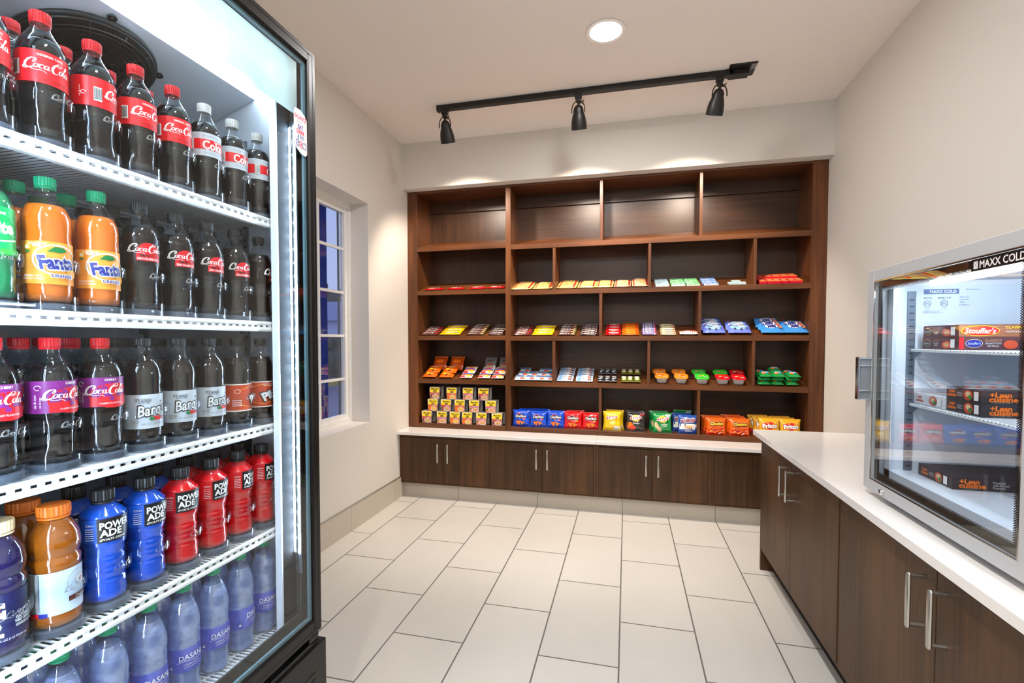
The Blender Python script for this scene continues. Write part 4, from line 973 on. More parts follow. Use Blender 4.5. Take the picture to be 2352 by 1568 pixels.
def prod(k):
    """one prototype per product, (object, width, height, thickness)"""
    if k in PR: return PR[k]
    r = None
    def bar(nm, col, items, w=.13, h=.046, t=.014, **a): return (pack(nm, w, h, t, film(col), items, 'lr', s=.06, **a), w, h, t)
    if k == 'redpouch': r = bar('candy_pouch', (196, 20, 24), [('e', 0, 0, .038, .011, W_), ('e', .02, -.003, .014, .006, K['navy']), T('Twizzlers', 0, .002, .009, K['red'], .05, b=.02)], .122, .060, .014)
    elif k == 'yelbar': r = bar('peanut_bar', (240, 218, 128), [('r', -.062, -.02, -.046, .02, K['red'], 2), ('r', .046, -.02, .062, .02, K['red'], 2), ('e', -.01, -.008, .03, .007, K['tan']), ('e', .02, .008, .02, .006, K['gold']), T('SALTED PEANUTS', 0, .002, .010, K['brown'], .075, b=.02)], .145, .054, .020, wr=.25)
    elif k == 'grnbar': r = bar('peanut_bar', (170, 190, 80), [('e', .0, -.004, .05, .012, K['yellow']), T('PEANUTS', 0, .002, .010, K['dgreen'], .065, b=.02)], .140, .054, .020, wr=.25)
    elif k == 'cashew': r = bar('nut_bar', (236, 196, 150), [('r', -.062, -.02, -.046, .02, K['red'], 2), ('e', .02, -.005, .03, .009, K['ltorange']), ('e', -.02, .008, .02, .006, W_), ('r', .046, -.02, .062, .02, K['dred'], 2), T('CASHEWS', 0, .002, .009, K['dred'], .06, b=.02)], .132, .054, .020, wr=.25)
    elif k in ('gumblue', 'gumgreen', 'gumaqua'):
        c, c2 = {'gumblue': ((90, 146, 224), K['navy']), 'gumgreen': ((60, 184, 92), K['dgreen']), 'gumaqua': ((150, 196, 226), K['dgreen'])}[k]
        r = (slab('gum_pack', .106, .055, .012, film(c), [('s', [(-.05, -.012), (-.02, .004), (.02, -.012), (.05, .002)], .010, W_), ('e', -.018, .008, .024, .010, W_), T('Extra', -.018, .008, .012, c2, .034, b=.03, sh=.2)], [('r', -.052, -.005, .052, .005, W_, 2)]), .106, .055, .012)
    elif k == 'gumwhite': r = (slab('gum_pack', .058, .05, .012, film((190, 216, 220)), [('e', 0, 0, .02, .012, W_), T('ICE', 0, 0, .014, K['cyan'], .026, b=.03)]), .058, .05, .012)
    elif k == 'redcandy': r = (slab('candy_pack', .056, .110, .020, film((226, 24, 56)), [('r', -.027, -.050, .027, -.024, K['ltorange'], 2), ('r', -.027, .010, .027, .030, K['ltorange'], 2), ('e', 0, -.008, .022, .014, K['pink']), T('Starburst', 0, -.006, .012, K['yellow'], .046, b=.02, rot=12)]), .056, .110, .020)
    elif k == 'brownbar': r = bar('candy_bar', (96, 50, 44), [T('M&M', -.008, 0, .020, W_, .070, b=.06, sh=.1), ('e', .045, -.004, .012, .008, K['red'])], .128, .044, .016)
    elif k == 'yelpouch': r = bar('candy_pouch', (250, 194, 20), [T('M&M', 0, 0, .024, K['brown'], .078, b=.10), T('M&M', 0, 0, .022, W_, .070, b=.03), ('e', .052, .004, .007, .007, K['cyan'])], .152, .058, .018)
    elif k == 'almond': r = bar('chocolate_bar', (78, 38, 34), [T("HERSHEY'S", -.018, 0, .020, W_, .076, b=.03), ('e', .036, .004, .012, .012, K['tan']), ('e', .050, -.006, .010, .010, K['cream']), ('r', .056, -.018, .063, .018, K['olive'], 2)], .130, .040, .013)
    elif k == 'choc': r = bar('chocolate_bar', (66, 32, 30), [T("HERSHEY'S", 0, 0, .022, W_, .108, b=.035), ('r', -.068, -.018, -.060, .018, K['silver'], 2)], .146, .046, .013)
    elif k == 'kit': r = bar('wafer_bar', (218, 18, 24), [('e', .004, 0, .040, .019, W_), T('KitKat', .004, 0, .022, K['red'], .062, b=.05, sh=.3, rot=5)], .122, .062, .015)
    elif k == 'reese': r = bar('peanut_cup_pack', (250, 104, 20), [T("Reese's", 0, 0, .026, K['brown'], .082, b=.06, sh=.25), T("Reese's", 0, 0, .024, K['yellow'], .078, b=.02, sh=.25), ('r', .052, -.022, .058, .02, K['red'], 2)], .140, .055, .016)
    elif k == 'snick': r = bar('candy_bar', (116, 96, 150), [('r', -.05, -.015, .048, .015, W_, 4), T('SNICKERS', 0, 0, .024, K['navy'], .086, b=.05, sh=.2), ('r', .048, -.016, .058, .016, K['red'], 2)], .124, .038, .018)
    elif k == 'almjoy': r = bar('candy_bar', (206, 200, 160), [T('ALMOND', 0, 0, .020, K['dkbrown'], .07, b=.03), ('r', -.062, -.016, -.052, .016, K['dkbrown'], 2), ('e', .048, 0, .010, .010, K['red'])], .130, .038, .015)
    elif k == 'whitered': r = bar('candy_bar', (240, 226, 214), [('s', [(-.06+.017*i, -.026), (-.052+.017*i, .026)], .0045, K['red']) if i not in (2, 3, 4) else ('e', -.012+.008*(i-3), 0, .014, .012, W_) for i in range(8)]+[T('PAYDAY', 0, 0, .016, K['red'], .06, b=.03)], .150, .062, .024)
    elif k == 'oreo': r = (pack('cookie_bag', .168, .150, .040, film((112, 132, 232)), [('r', -.084, .052, .084, .075, film((20, 44, 170)), 6), ('e', 0, -.010, .066, .040, film((150, 200, 250))), T('OREO', 0, .008, .030, K['navy'], .090, b=.06), T('OREO', 0, .008, .028, W_, .086, b=.03), T('minis', .018, -.020, .016, W_, .05, b=.04, sh=.2), ('p', [(-.078, .03), (-.05, .05), (-.05, .03)], K['pink']), ('e', -.034, -.046, .009, .006, K['dkbrown']), ('e', .012, -.054, .009, .006, K['dkbrown']), ('e', .050, -.040, .009, .006, K['dkbrown'])], s=.05, waist=.03), .168, .150, .040)
    elif k == 'ahoy': r = (pack('cookie_bag', .168, .150, .040, film((66, 148, 226)), [('e', -.004, .0, .046, .036, W_), T('Chips', -.004, .012, .026, K['navy'], .066, b=.06, rot=6), T('Ahoy', -.004, -.014, .026, K['navy'], .064, b=.06, rot=6), ('r', .038, -.02, .044, .026, K['red'], 2), ('e', .058, .012, .010, .008, K['tan']), ('e', .062, -.012, .010, .008, K['tan']), ('e', .052, -.036, .012, .010, K['orange']), ('p', [(-.078, .04), (-.05, .058), (-.052, .036)], K['red'])], s=.05, waist=.03), .168, .150, .040)
    elif k == 'cheez': r = (pack('cracker_bag', .118, .110, .026, film((240, 104, 20)), [('e', .002, .022, .034, .014, K['ltorange']), T('Cheddar', .002, .022, .012, W_, .052, b=.02), ('e', -.02, -.018, .018, .008, K['yellow']), ('e', .018, -.03, .016, .007, K['gold']), ('e', .0, -.036, .010, .004, B_)], s=.06), .118, .110, .026)
    elif k == 'cheezdk': r = (pack('cracker_bag', .118, .130, .026, film((196, 76, 16)), [('r', -.058, .052, .058, .058, W_, 4), ('e', .0, .01, .034, .018, K['orange'])], s=.06), .118, .130, .026)
    elif k == 'fish': r = (pack('cracker_bag', .110, .105, .026, film((240, 236, 232)), [('e', .0, .028, .034, .012, K['ltorange']), ('p', [(.026, .028), (.044, .040), (.044, .016)], K['ltorange']), ('r', -.052, -.016, .052, -.002, K['blue'], 4), ('r', -.052, -.030, .052, -.016, K['orange'], 4), T('Goldfish', 0, .004, .016, K['red'], .078, b=.04), ('r', -.052, -.048, -.01, -.036, K['red'], 2), ('e', .024, -.038, .018, .008, K['yellow'])], s=.06), .110, .105, .026)
    elif k == 'fishsil': r = (pack('cracker_bag', .110, .125, .026, film((164, 166, 168), .3, .6), [T('Pepperidge', 0, .024, .014, K['dkbrown'], .05, b=.02, sh=.4), ('e', 0, -.012, .03, .008, K['rust'])], s=.06), .110, .125, .026)
    elif k == 'welch': r = (pack('fruit_snack_pouch', .088, .086, .020, film((196, 224, 246)), [('r', -.044, .024, .044, .040, K['cyan'], 4), ('e', -.024, .032, .008, .006, K['red']), ('e', .024, .030, .008, .006, K['yellow']), T("Welch's", 0, .006, .020, K['navy'], .066, b=.04, sh=.1), T('FRUIT SNACKS', 0, -.012, .008, K['cyan'], .05), ('e', .024, -.028, .013, .009, K['orange']), ('e', .010, -.030, .008, .008, K['red']), ('e', -.022, -.030, .016, .007, W_)], s=.05), .088, .086, .020)
    elif k == 'cereal': r = bar('cereal_bar', (196, 214, 240), [('r', -.060, -.019, -.030, .019, K['ltblue'], 3), ('r', .0, -.019, .034, .019, W_, 3), T('CEREAL BAR', -.006, .003, .010, K['grey'], .06, b=.02), ('e', .038, -.002, .012, .011, K['rust']), ('r', .050, -.017, .060, .017, film((200, 204, 210), .3, .7), 2)], .148, .044, .018, wr=.25)
    elif k == 'blackpk': r = (pack('nut_pouch', .056, .110, .024, film((44, 44, 50)), [('r', -.028, .044, .028, .055, film((210, 214, 220), .3, .7), 3), ('r', -.028, -.055, .028, -.046, film((210, 214, 220), .3, .7), 3), T('BLUE', -.002, .022, .012, W_, .030, b=.03), T('DIAMOND', 0, .004, .010, W_, .040, b=.03), ('e', .006, -.020, .016, .010, K['grey']), ('e', -.008, -.030, .012, .006, W_), ('r', -.02, .034, .014, .040, K['red'], 2)], s=.07), .056, .110, .024)
    elif k == 'olivepk': r = (pack('nut_pouch', .056, .110, .024, film((86, 104, 30)), [('r', -.028, .042, .028, .055, K['gold'], 3), ('r', -.028, -.055, .028, -.048, K['tan'], 3), ('e', -.004, .010, .020, .020, W_), T('NUTS', -.004, .014, .012, K['rust'], .030, b=.03), ('e', -.004, -.026, .020, .014, K['cream'])], s=.07), .056, .110, .024)
    elif k == 'greenpk': r = (pack('candy_pouch', .108, .078, .028, film((26, 150, 70)), [('e', .004, .006, .040, .022, K['cyan']), ('e', -.018, -.006, .018, .014, K['orange']), T('SOUR', -.004, .006, .020, W_, .05, b=.04, sh=.2), ('e', .036, -.006, .012, .014, K['rust'])], 'lr', s=.05), .108, .078, .028)
    # upright chip bags
    elif k in ('dorblue', 'dorred'):
        c = (20, 76, 206) if k == 'dorblue' else (214, 16, 24)
        r = (pack('chip_bag', .138, .146, .052, film(c), [('p', [(-.030, .046), (.018, .030), (-.002, -.008)], K['red']), ('p', [(-.022, .040), (.014, .028), (-.002, .0)], B_), T('Doritos', .002, .018, .024, B_, .094, b=.12), T('Doritos', .002, .018, .021, W_, .086, b=.03),
            ('p', [(-.040, -.026), (.004, -.020), (-.014, -.066)], K['orange']), ('p', [(.002, -.024), (.036, -.034), (.006, -.060)], pm('chip_tan', (240, 140, 44), .6)), ('e', .030, -.006, .012, .006, K['pink'] if k == 'dorblue' else K['ltorange'])], s=.055, waist=.06, nu=28, nv=22, wr=.15), .138, .146, .052)
    elif k in ('layyel', 'layblk', 'laygrn'):
        c = {'layyel': (250, 206, 24), 'layblk': (50, 48, 48), 'laygrn': (10, 146, 66)}[k]
        it = {'layyel': [('p', [(.010, -.070), (.020, -.036), (.060, -.046), (.060, -.070)], W_), ('e', .004, -.02, .02, .014, film((252, 226, 110)))], 'layblk': [('e', -.042, -.036, .024, .030, K['orange']), ('e', -.024, -.050, .026, .016, pm('bbq_red', (226, 70, 40), .5)), ('r', .03, .050, .062, .066, K['dred'], 3), T('Barbecue', .006, -.014, .008, W_, .05, b=.02)],
              'laygrn': [('e', -.046, -.020, .014, .026, K['cream'], 15), ('e', -.024, -.050, .014, .026, K['cream'], 25), ('p', [(.02, .066), (.062, .066), (.05, .034), (.03, .038)], K['silver']), T('Sour Cream', .012, -.012, .008, W_, .05, b=.02), T('& Onion', .014, -.024, .008, W_, .04, b=.02)]}[k]
        r = (pack('chip_bag', .134, .152, .050, film(c), it+[('e', .0, .026, .034, .026, K['yellow']), ('p', [(-.046, .014), (-.040, .034), (.0, .038), (.042, .042), (.046, .024), (.0, .012)], W_), ('p', [(-.042, .017), (-.037, .031), (.0, .035), (.039, .039), (.042, .026), (.0, .016)], K['red']), T("Lay's", .0, .0265, .022, W_, .062, b=.05, sh=.25, rot=5)], s=.05, waist=.08, nu=28, nv=22, wr=.15), .134, .152, .050)
    elif k == 'ruff':
        r = (pack('chip_bag', .136, .152, .050, film((40, 84, 170)), [('r', -.062, -.040, .062, .004, W_, 8), ('e', .0, -.018, .034, .012, K['cream']), ('e', .010, -.026, .020, .008, K['tan']), T('RUFFLES', .0, .030, .027, W_, .108, b=.10, rot=6), T('RUFFLES', .0, .030, .023, K['dred'], .102, b=.04, rot=6), T('ORIGINAL', .0, -.052, .010, W_, .05, b=.03)], s=.05, waist=.06, nu=28, nv=22, wr=.15), .136, .152, .050)
    elif k == 'cheet':
        rs = random.Random(5)
        r = (pack('chip_bag', .134, .142, .048, film((250, 106, 20)), [('r', -.064, -.068, .064, -.012, film((222, 24, 26)), 8)]+[('e', rs.uniform(-.045, .045), rs.uniform(-.058, -.008), .012, .004, K[rs.choice(['orange', 'ltorange', 'white', 'orange'])], rs.uniform(-50, 50)) for _ in range(14)]+
            [T('Cheetos', 0, .024, .027, B_, .098, b=.14, rot=4), T('Cheetos', 0, .024, .024, K['yellow'], .090, b=.03, rot=4)], s=.055, waist=.07, nu=28, nv=22, wr=.15), .134, .142, .048)
    elif k == 'frit':
        r = (pack('chip_bag', .134, .150, .048, film((240, 176, 36)), [('e', .0, .014, .050, .030, K['red']), T('Fritos', .0, .014, .032, K['dred'], .104, b=.09, rot=4), T('Fritos', .0, .014, .030, W_, .098, b=.05, rot=4), ('r', -.064, -.070, .064, -.030, film((206, 26, 28)), 6), ('e', .0, -.04, .04, .012, K['gold'])], s=.05, waist=.07, nu=28, nv=22, wr=.15), .134, .150, .048)
    PR[k] = r
    return r
PUSED = set()
def place(k, loc, rx, rz, label, cat, group, sc=1):
    o = prod(k)[0]
    if k in PUSED: o = o.copy(); COL.objects.link(o)
    PUSED.add(k)
    o.location = loc; o.rotation_euler = (rx, 0, rz); o.scale = (sc, 1, 1)
    tag(o, label, cat, group)
    return o
NTH = ['front', 'second', 'third', 'fourth', 'fifth', 'sixth', 'seventh', 'rear']
COLN = ['first', 'second', 'third', 'fourth', 'fifth', 'sixth', 'seventh']
def decky(sh, left): return (SZ[sh][0] if left else SZ[sh][1])
# (product, shelf, left section?, [(x0, x1) per column], rows, depth step, lift per row, label text, where, category)
PILES = [
 ('redpouch', 2, 1, [(-1.612, -1.448), (-1.414, -1.272), (-1.235, -1.093), (-1.079, -0.939)], 1, .06, 0, 'thin red candy pouch lying flat', 'high left bay', 'candy pouch'),
 ('yelbar', 2, 0, [(-0.886, -0.719)], 5, .048, 0, 'yellow and red peanut bar', 'far left pile beside the thick upright', 'snack bar'),
 ('yelbar', 2, 0, [(-0.712, -0.559)], 4, .050, 0, 'yellow and red peanut bar', 'second pile right of the thick upright', 'snack bar'),
 ('yelbar', 2, 0, [(-0.525, -0.372)], 5, .048, 0, 'yellow and red peanut bar', 'first pile of the middle high bay', 'snack bar'),
 ('yelbar', 2, 0, [(-0.368, -0.228)], 4, .050, 0, 'yellow and red peanut bar', 'second pile of the middle high bay', 'snack bar'),
 ('yelbar', 2, 0, [(-0.228, -0.100)], 4, .050, 0, 'yellow and red peanut bar', 'third pile of the middle high bay', 'snack bar'),
 ('cashew', 2, 0, [(-0.096, 0.027)], 4, .048, 0, 'peach and red nut bar', 'fourth pile of the middle high bay', 'snack bar'),
 ('cashew', 2, 0, [(0.033, 0.154)], 5, .048, 0, 'peach and red nut bar', 'last pile of the middle high bay', 'snack bar'),
 ('gumaqua', 2, 0, [(0.200, 0.297)], 4, .057, 0, 'pale blue chewing gum pack', 'leftmost gum row', 'gum'),
 ('gumgreen', 2, 0, [(0.309, 0.408), (0.411, 0.505)], 4, .057, 0, 'green chewing gum pack', 'gum shelf', 'gum'),
 ('gumblue', 2, 0, [(0.526, 0.627)], 4, .057, 0, 'strong blue chewing gum pack', 'rightmost full gum row', 'gum'),
 ('redcandy', 2, 0, [(0.890, 0.935), (0.938, 0.982), (0.984, 1.028), (1.031, 1.074), (1.077, 1.120), (1.120, 1.160)], 1, .11, 0, 'red and yellow candy pack', 'front row, high right bay', 'candy pack'),
 ('brownbar', 3, 1, [(-1.654, -1.490)], 4, .044, .0022, 'brown candy bar', 'far left pile of the middle left bay', 'candy bar'),
 ('yelpouch', 3, 1, [(-1.482, -1.302)], 4, .055, .0022, 'yellow candy pouch', 'middle left bay', 'candy pouch'),
 ('almond', 3, 1, [(-1.254, -1.104)], 6, .038, .0022, 'brown chocolate bar with almonds', 'middle left bay', 'chocolate bar'),
 ('choc', 3, 1, [(-1.072, -0.936)], 5, .045, .0022, 'dark brown chocolate bar', 'right end of the middle left bay', 'chocolate bar'),
 ('brownbar', 3, 0, [(-0.872, -0.722)], 4, .044, .0022, 'brown candy bar', 'just right of the thick upright', 'candy bar'),
 ('yelpouch', 3, 0, [(-0.716, -0.552)], 4, .055, .0022, 'yellow candy pouch', 'right of the thick upright', 'candy pouch'),
 ('almond', 3, 0, [(-0.515, -0.378)], 6, .038, .0022, 'brown chocolate bar with almonds', 'right of the upright', 'chocolate bar'),
 ('choc', 3, 0, [(-0.345, -0.202)], 5, .045, .0022, 'dark brown chocolate bar', 'left of the red wafer bars', 'chocolate bar'),
 ('kit', 3, 0, [(-0.157, -0.042)], 4, .062, .0022, 'red wafer bar', 'centre bay', 'candy bar'),
 ('reese', 3, 0, [(-0.036, 0.089)], 5, .052, .0022, 'orange peanut cup pack', 'centre bay', 'candy pack'),
 ('snick', 3, 0, [(0.108, 0.215)], 7, .037, .0015, 'purple and white candy bar', 'centre bay', 'candy bar'),
 ('almjoy', 3, 0, [(0.239, 0.348)], 6, .037, .0022, 'cream nut candy bar', 'centre bay', 'candy bar'),
 ('whitered', 3, 0, [(0.369, 0.499)], 1, .06, 0, 'white and red striped candy bar', 'alone at the right end of the centre bay', 'candy bar'),
 ('cereal', 4, 0, [(-0.521, -0.395)], 6, .041, .001, 'silver blue cereal bar', 'left pile beside the fruit snacks', 'snack bar'),
 ('cereal', 4, 0, [(-0.378, -0.247)], 6, .041, .001, 'silver blue cereal bar', 'right pile beside the black pouches', 'snack bar'),
 ('blackpk', 4, 0, [(-0.212, -0.165), (-0.163, -0.117), (-0.115, -0.068)], 2, .112, .012, 'small black nut pouch', 'lower middle shelf', 'nut pouch'),
 ('olivepk', 4, 0, [(-0.039, 0.008), (0.009, 0.055), (0.056, 0.104)], 2, .112, .012, 'small olive and gold nut pouch', 'lower middle shelf', 'nut pouch'),
]
for k, sh, left, cols, rows, step, lift, desc, where, cat in PILES:
    w, h, t = prod(k)[1:]
    z0 = decky(sh, left)
    for ci, (x0, x1) in enumerate(cols):
        for rI in range(rows):
            d = .021+rI*step+.001
            ang = SK; zz = z0-.001+SLOPE*(d-.019)
            n = t/2+.0008
            loc = ((x0+x1)/2+random.uniform(-.002, .002), YC+d-math.sin(SK)*n, zz+math.cos(SK)*n+lift*rI)
            lab = desc+(', '+NTH[rI]+' in its pile' if rows > 1 else '')+(', '+COLN[ci]+' column' if len(cols) > 1 else '')+', '+where
            place(k, loc, ang, random.uniform(-.03, .03), lab, cat, desc.replace(' lying flat', '')+' pile, '+where, sc=(x1-x0)/w*.98)
# second layers: candy packs on top, white gum, thick stacks
def on_deck(sh, left, d, n): 
    return YC+d-math.sin(SK)*n, decky(sh, left)-.001+SLOPE*(d-.019)+math.cos(SK)*n
for i in range(5):
    y, z = on_deck(2, 0, .128, .020)
    place('redcandy', (0.921+.0525*i, y, z), SK, .02, f'red and yellow candy pack, back row, {COLN[i]} from the left', 'candy pack', 'back row candy packs, high right bay', sc=.9)
for i, (x, d, lb) in enumerate([(0.725, .024, 'left one of the front two'), (0.776, .024, 'right one of the front two'), (0.756, .085, 'single one behind')]):
    y, z = on_deck(2, 0, d, .007)
    place('gumwhite', (x, y, z), SK, (.1, -.1, .02)[i], f'small pale gum pack, {lb}, nearly empty gum shelf', 'gum', 'pale gum packs')
for c, (x0, n) in enumerate([(0.932, 4), (1.014, 5), (1.109, 4)]):
    for j in range(n):
        d = .024+.012*(j % 2)+(.085 if j >= 3 else 0); lay = j if j < 3 else j-2.0
        y, z = on_deck(4, 0, d, .0145+lay*.029)
        place('greenpk', (x0+.004*j-(.012 if j >= 3 else 0), y, z), SK+.03, random.uniform(-.08, .08), f'green and blue candy pouch, layer {["one","two","three","four","five"][j]} up, {COLN[c]} stack, lower right bay', 'candy pouch', 'green candy pouches, lower right bay', .74)
# fruit snack pouches
for c, (px, n) in enumerate([(-0.809, 3), (-0.733, 2), (-0.654, 3), (-0.589, 3)]):
    for j in range(n):
        y, z = on_deck(4, 0, .023+.078*j, .0115)
        place('welch', (px+.004*j, y, z), SK+.05, random.uniform(-.06, .06), f'pale blue fruit snack pouch, {NTH[j]} of the {COLN[c]} column from the thick upright', 'fruit snacks', 'fruit snack pouches')
# cracker bags, lower left bay
for c, (px, kk, bk_) in enumerate([(-1.570, 'cheez', 'cheezdk'), (-1.425, 'cheez', 'cheezdk'), (-1.254, 'fish', 'fishsil'), (-1.104, 'fish', 'fishsil'), (-0.993, 'fish', 'fishsil')]):
    cn = {'cheez': 'orange cracker bag', 'fish': 'white fish cracker bag'}[kk]; bn = {'cheezdk': 'burnt orange cracker bag', 'fishsil': 'silver backed cracker bag'}[bk_]
    y, z = on_deck(4, 1, .024, .014); sc = .9 if kk == 'fish' else 1
    place(kk, (px, y, z), SK+.12, .03*(c % 2), f'{cn}, front, {COLN[c]} from the left, lower left bay', 'crackers', 'cracker bags, lower left bay', sc)
    y, z = on_deck(4, 1, .066, .022)
    place(kk, (px+.012, y, z+.012), SK+.16, -.02, f'{cn}, middle row, {COLN[c]} from the left, lower left bay', 'crackers', 'cracker bags, lower left bay', sc)
    if c != 2:
        y, z = on_deck(4, 1, .150, .014)
        place(bk_, (px+(.034, .040, 0, .012, .024)[c], y, z+.010), 1.05, -.04, f'{bn} leaning upright behind, {COLN[c]} from the left', 'crackers', 'leaning cracker bags, lower left bay', sc)
# cookie bags on shelf 3, leaning back in twos and threes
for c, (px, kk, n) in enumerate([(0.604, 'oreo', 3), (0.759, 'oreo', 2), (0.982, 'ahoy', 3), (1.128, 'ahoy', 2)]):
    cn = {'oreo': 'violet blue mini cookie bag', 'ahoy': 'sky blue cookie bag'}[kk]
    for j in range(n):
        y, z = on_deck(3, 0, .026+.050*j, .020)
        o_ = place(kk, (px-.006*j+(.0, .01, 0, 0)[c], y, z+.004*j), SK+.16+.05*j, (.02, -.05, -.06, -.04)[c], f'{cn}, {NTH[j]} of the {COLN[c]} cookie stack from the left', 'cookies', 'cookie bags, middle right bay', .98); o_.scale = (.90, .84, 1)
# snack dip cups, shelf 4
M_pp = pm('cloudy_cup', (206, 206, 206), .35, spec=.5)
def dip(c, nm):
    r = empty('dip_cup', (0, 0, -80))
    def sq(rr, z, a): return rr*(1+.10*math.cos(4*a)*-1)*(1.12 if True else 1)
    b = MB(); b.lathe([(0, 0), (.030, 0), (.033, .004), (.039, .040), (.041, .042)], M_pp, 28, fn=sq, cap=False); b.build('cup', r)
    b = MB(); lm = film(c, .3); b.lathe([(.038, .0405), (.046, .0405), (.047, .044), (.045, .046), (0, .047)], lm, 28, fn=sq, cap=False)
    it = [('e', -.012, .006, .012, .010, K['cream']), ('e', .008, .010, .007, .006, {'o': K['red'], 'g': K['yellow'], 'r': K['orange']}[nm]), ('r', .010, -.022, .032, -.010, W_, 2), T('DIP', -.012, .006, .010, K['red'], .018, b=.03), ('r', .012, -.020, .030, -.014, K['grey'], 1), ('r', -.030, -.012, -.008, -.009, W_, 2)]
    decal(b, it, lambda x, y, o: (x, y, .0472+o), .0002, .0003); b.build('lid', r)
    return r
DP = {k: dip(c, k) for k, c in dict(o=(255, 140, 30), g=(56, 206, 50), r=(212, 20, 30)).items()}; DU = set()
DN = dict(o='orange', g='bright green', r='red')
cc = 0
for px, fk, bkk in [(0.252, 'o', 'o'), (0.387, 'o', 'o'), (0.529, 'g', 'g'), (0.665, 'r', 'g'), (0.771, 'r', 'r')]:
    for row, kk in enumerate((fk, bkk)):
        o = DP[kk] if kk not in DU else copy_tree(DP[kk]); DU.add(kk)
        dx = (.010, .006, .008, -.004, -.010)[cc]*-1
        y, z = on_deck(4, 0, .066+.090*row, .0012)
        o.location = (px+(dx-.004 if row else 0), y, z+.0015); o.rotation_euler = (SK, 0, random.uniform(-.05, .05))
        tag(o, f'cloudy dip cup with {DN[kk]} lid, {("front","back")[row]} row, {COLN[cc]} from the left', 'snack cup', 'dip cups on the lower middle shelf')
    cc += 1
# instant noodle cups in card sleeves
M_card = pm('sleeve_card', (196, 190, 182), .6); M_cupw = pm('foam_cup', (150, 146, 142), .55); M_cupband = pm('cup_print', (110, 90, 80), .6)  # last one is the darker brown band round the foam cup
def noodle(kind):
    band, soup = {'beef': (K['red'], pm('soup_beef', (206, 150, 90), .5)), 'chicken': (pm('band_orange', (240, 90, 30), .4), pm('soup_yellow', (232, 186, 60), .5)), 'shrimp': (K['pink'], pm('soup_shrimp', (226, 150, 90), .5))}[kind]
    r = empty('noodle_cup', (0, 0, -90)); w, h, dp = .088, .098, .086
    b = MB()
    def sh_(u, v): # sleeve outline: front face bowed, wraps over top and back
        return None
    y0 = -dp/2
    def front(x, z, o): return (x*(.92+.08*z/h), y0-.004*math.sin(PI*min(1, max(0, z/h)))-o+.003, z)
    b.grid(lambda u, v: front((u-.5)*w, v*h, 0), 6, 6, K['yellow'] if False else M_card)
    b.grid(lambda u, v: ((u-.5)*w, y0+.003+dp*v, h), 4, 4, M_card); b.grid(lambda u, v: ((.5-u)*w, y0+.003+dp, v*h), 4, 4, M_card)
    it = [('r', -w/2+.003, h*.56-h/2, w/2-.003, h/2-.003, K['yellow'], 6), T('Maruchan', .003, .034, .0125, B_, .062, b=.03), ('e', -.034, .034, .004, .005, W_), T('Instant', .004, .021, .0085, B_, .030, b=.04), T('Lunch', .004, .011, .0085, B_, .028, b=.04),
          ('p', [(-.041, .006), (-.01, .001), (.02, .006), (.041, .002), (.041, -.007), (.02, -.003), (-.01, -.008), (-.041, -.003)], band), T({'beef': 'Beef', 'chicken': 'Chicken', 'shrimp': 'Shrimp'}[kind], .016, -.001, .0065, W_, .028, b=.03),
          ('r', -.041, -h/2+.003, .041, -.008, pm('sleeve_'+kind, {'beef': (196, 130, 110), 'chicken': (232, 120, 50), 'shrimp': (226, 160, 140)}[kind], .5), 6), ('e', .010, -.028, .026, .018, W_), ('e', .010, -.027, .022, .014, soup), ('s', loop_(.010, -.027, .012, .007, 0, 300, 10), .002, K['cream']), ('s', loop_(.012, -.026, .006, .004, 0, 300, 8), .002, K['yellow']),
          ('e', -.030, -.018, .008, .006, {'beef': K['brown'], 'chicken': K['orange'], 'shrimp': K['dgreen']}[kind]), ('e', -.030, -.032, .007, .006, {'beef': K['brown'], 'chicken': K['orange'], 'shrimp': K['orange']}[kind])]
    decal(b, it, lambda x, y, o: front(x, h/2+y, o), .0004, .0004)
    b.build('sleeve', r, smooth=30)
    b = MB(); b.lathe([(0, .002), (.030, .002), (.032, .006), (.040, .088), (.0415, .089), (.0415, .093), (.038, .0935), (0, .0935)], M_cupw, 28, (0, .003, 0), cap=False)
    b.lathe([(.0335, .018), (.0375, .056)], M_cupband, 28, (0, .003, 0), cap=False); b.build('cup', r)
    return r
NP = {k: noodle(k) for k in ('beef', 'chicken', 'shrimp')}; NU = set()
tiers = [(0, ['beef', 'shrimp', 'chicken', 'chicken', 'shrimp', 'beef'], [-1.589, -1.457, -1.345, -1.241, -1.122, -0.993]),
         (1, ['chicken', 'beef', 'chicken', 'shrimp', 'shrimp'], [-1.537, -1.423, -1.306, -1.182, -1.046]),
         (2, ['beef', 'chicken', 'shrimp', 'beef'], [-1.522, -1.375, -1.237, -1.106])]
for t_, ks, xs in tiers:
    for i, (kk, x) in enumerate(zip(ks, xs)):
        o = NP[kk] if kk not in NU else copy_tree(NP[kk]); NU.add(kk)
        o.location = (x, YC+.052+.004*t_, .5716+t_*.0985); o.rotation_euler = (0, 0, random.uniform(-.03, .03))
        tag(o, f'{dict(beef="red", chicken="orange", shrimp="pink")[kk]} banded noodle cup, {["bottom","middle","top"][t_]} tier, {COLN[i]} from the left', 'noodle cup', 'stacked instant noodle cups')
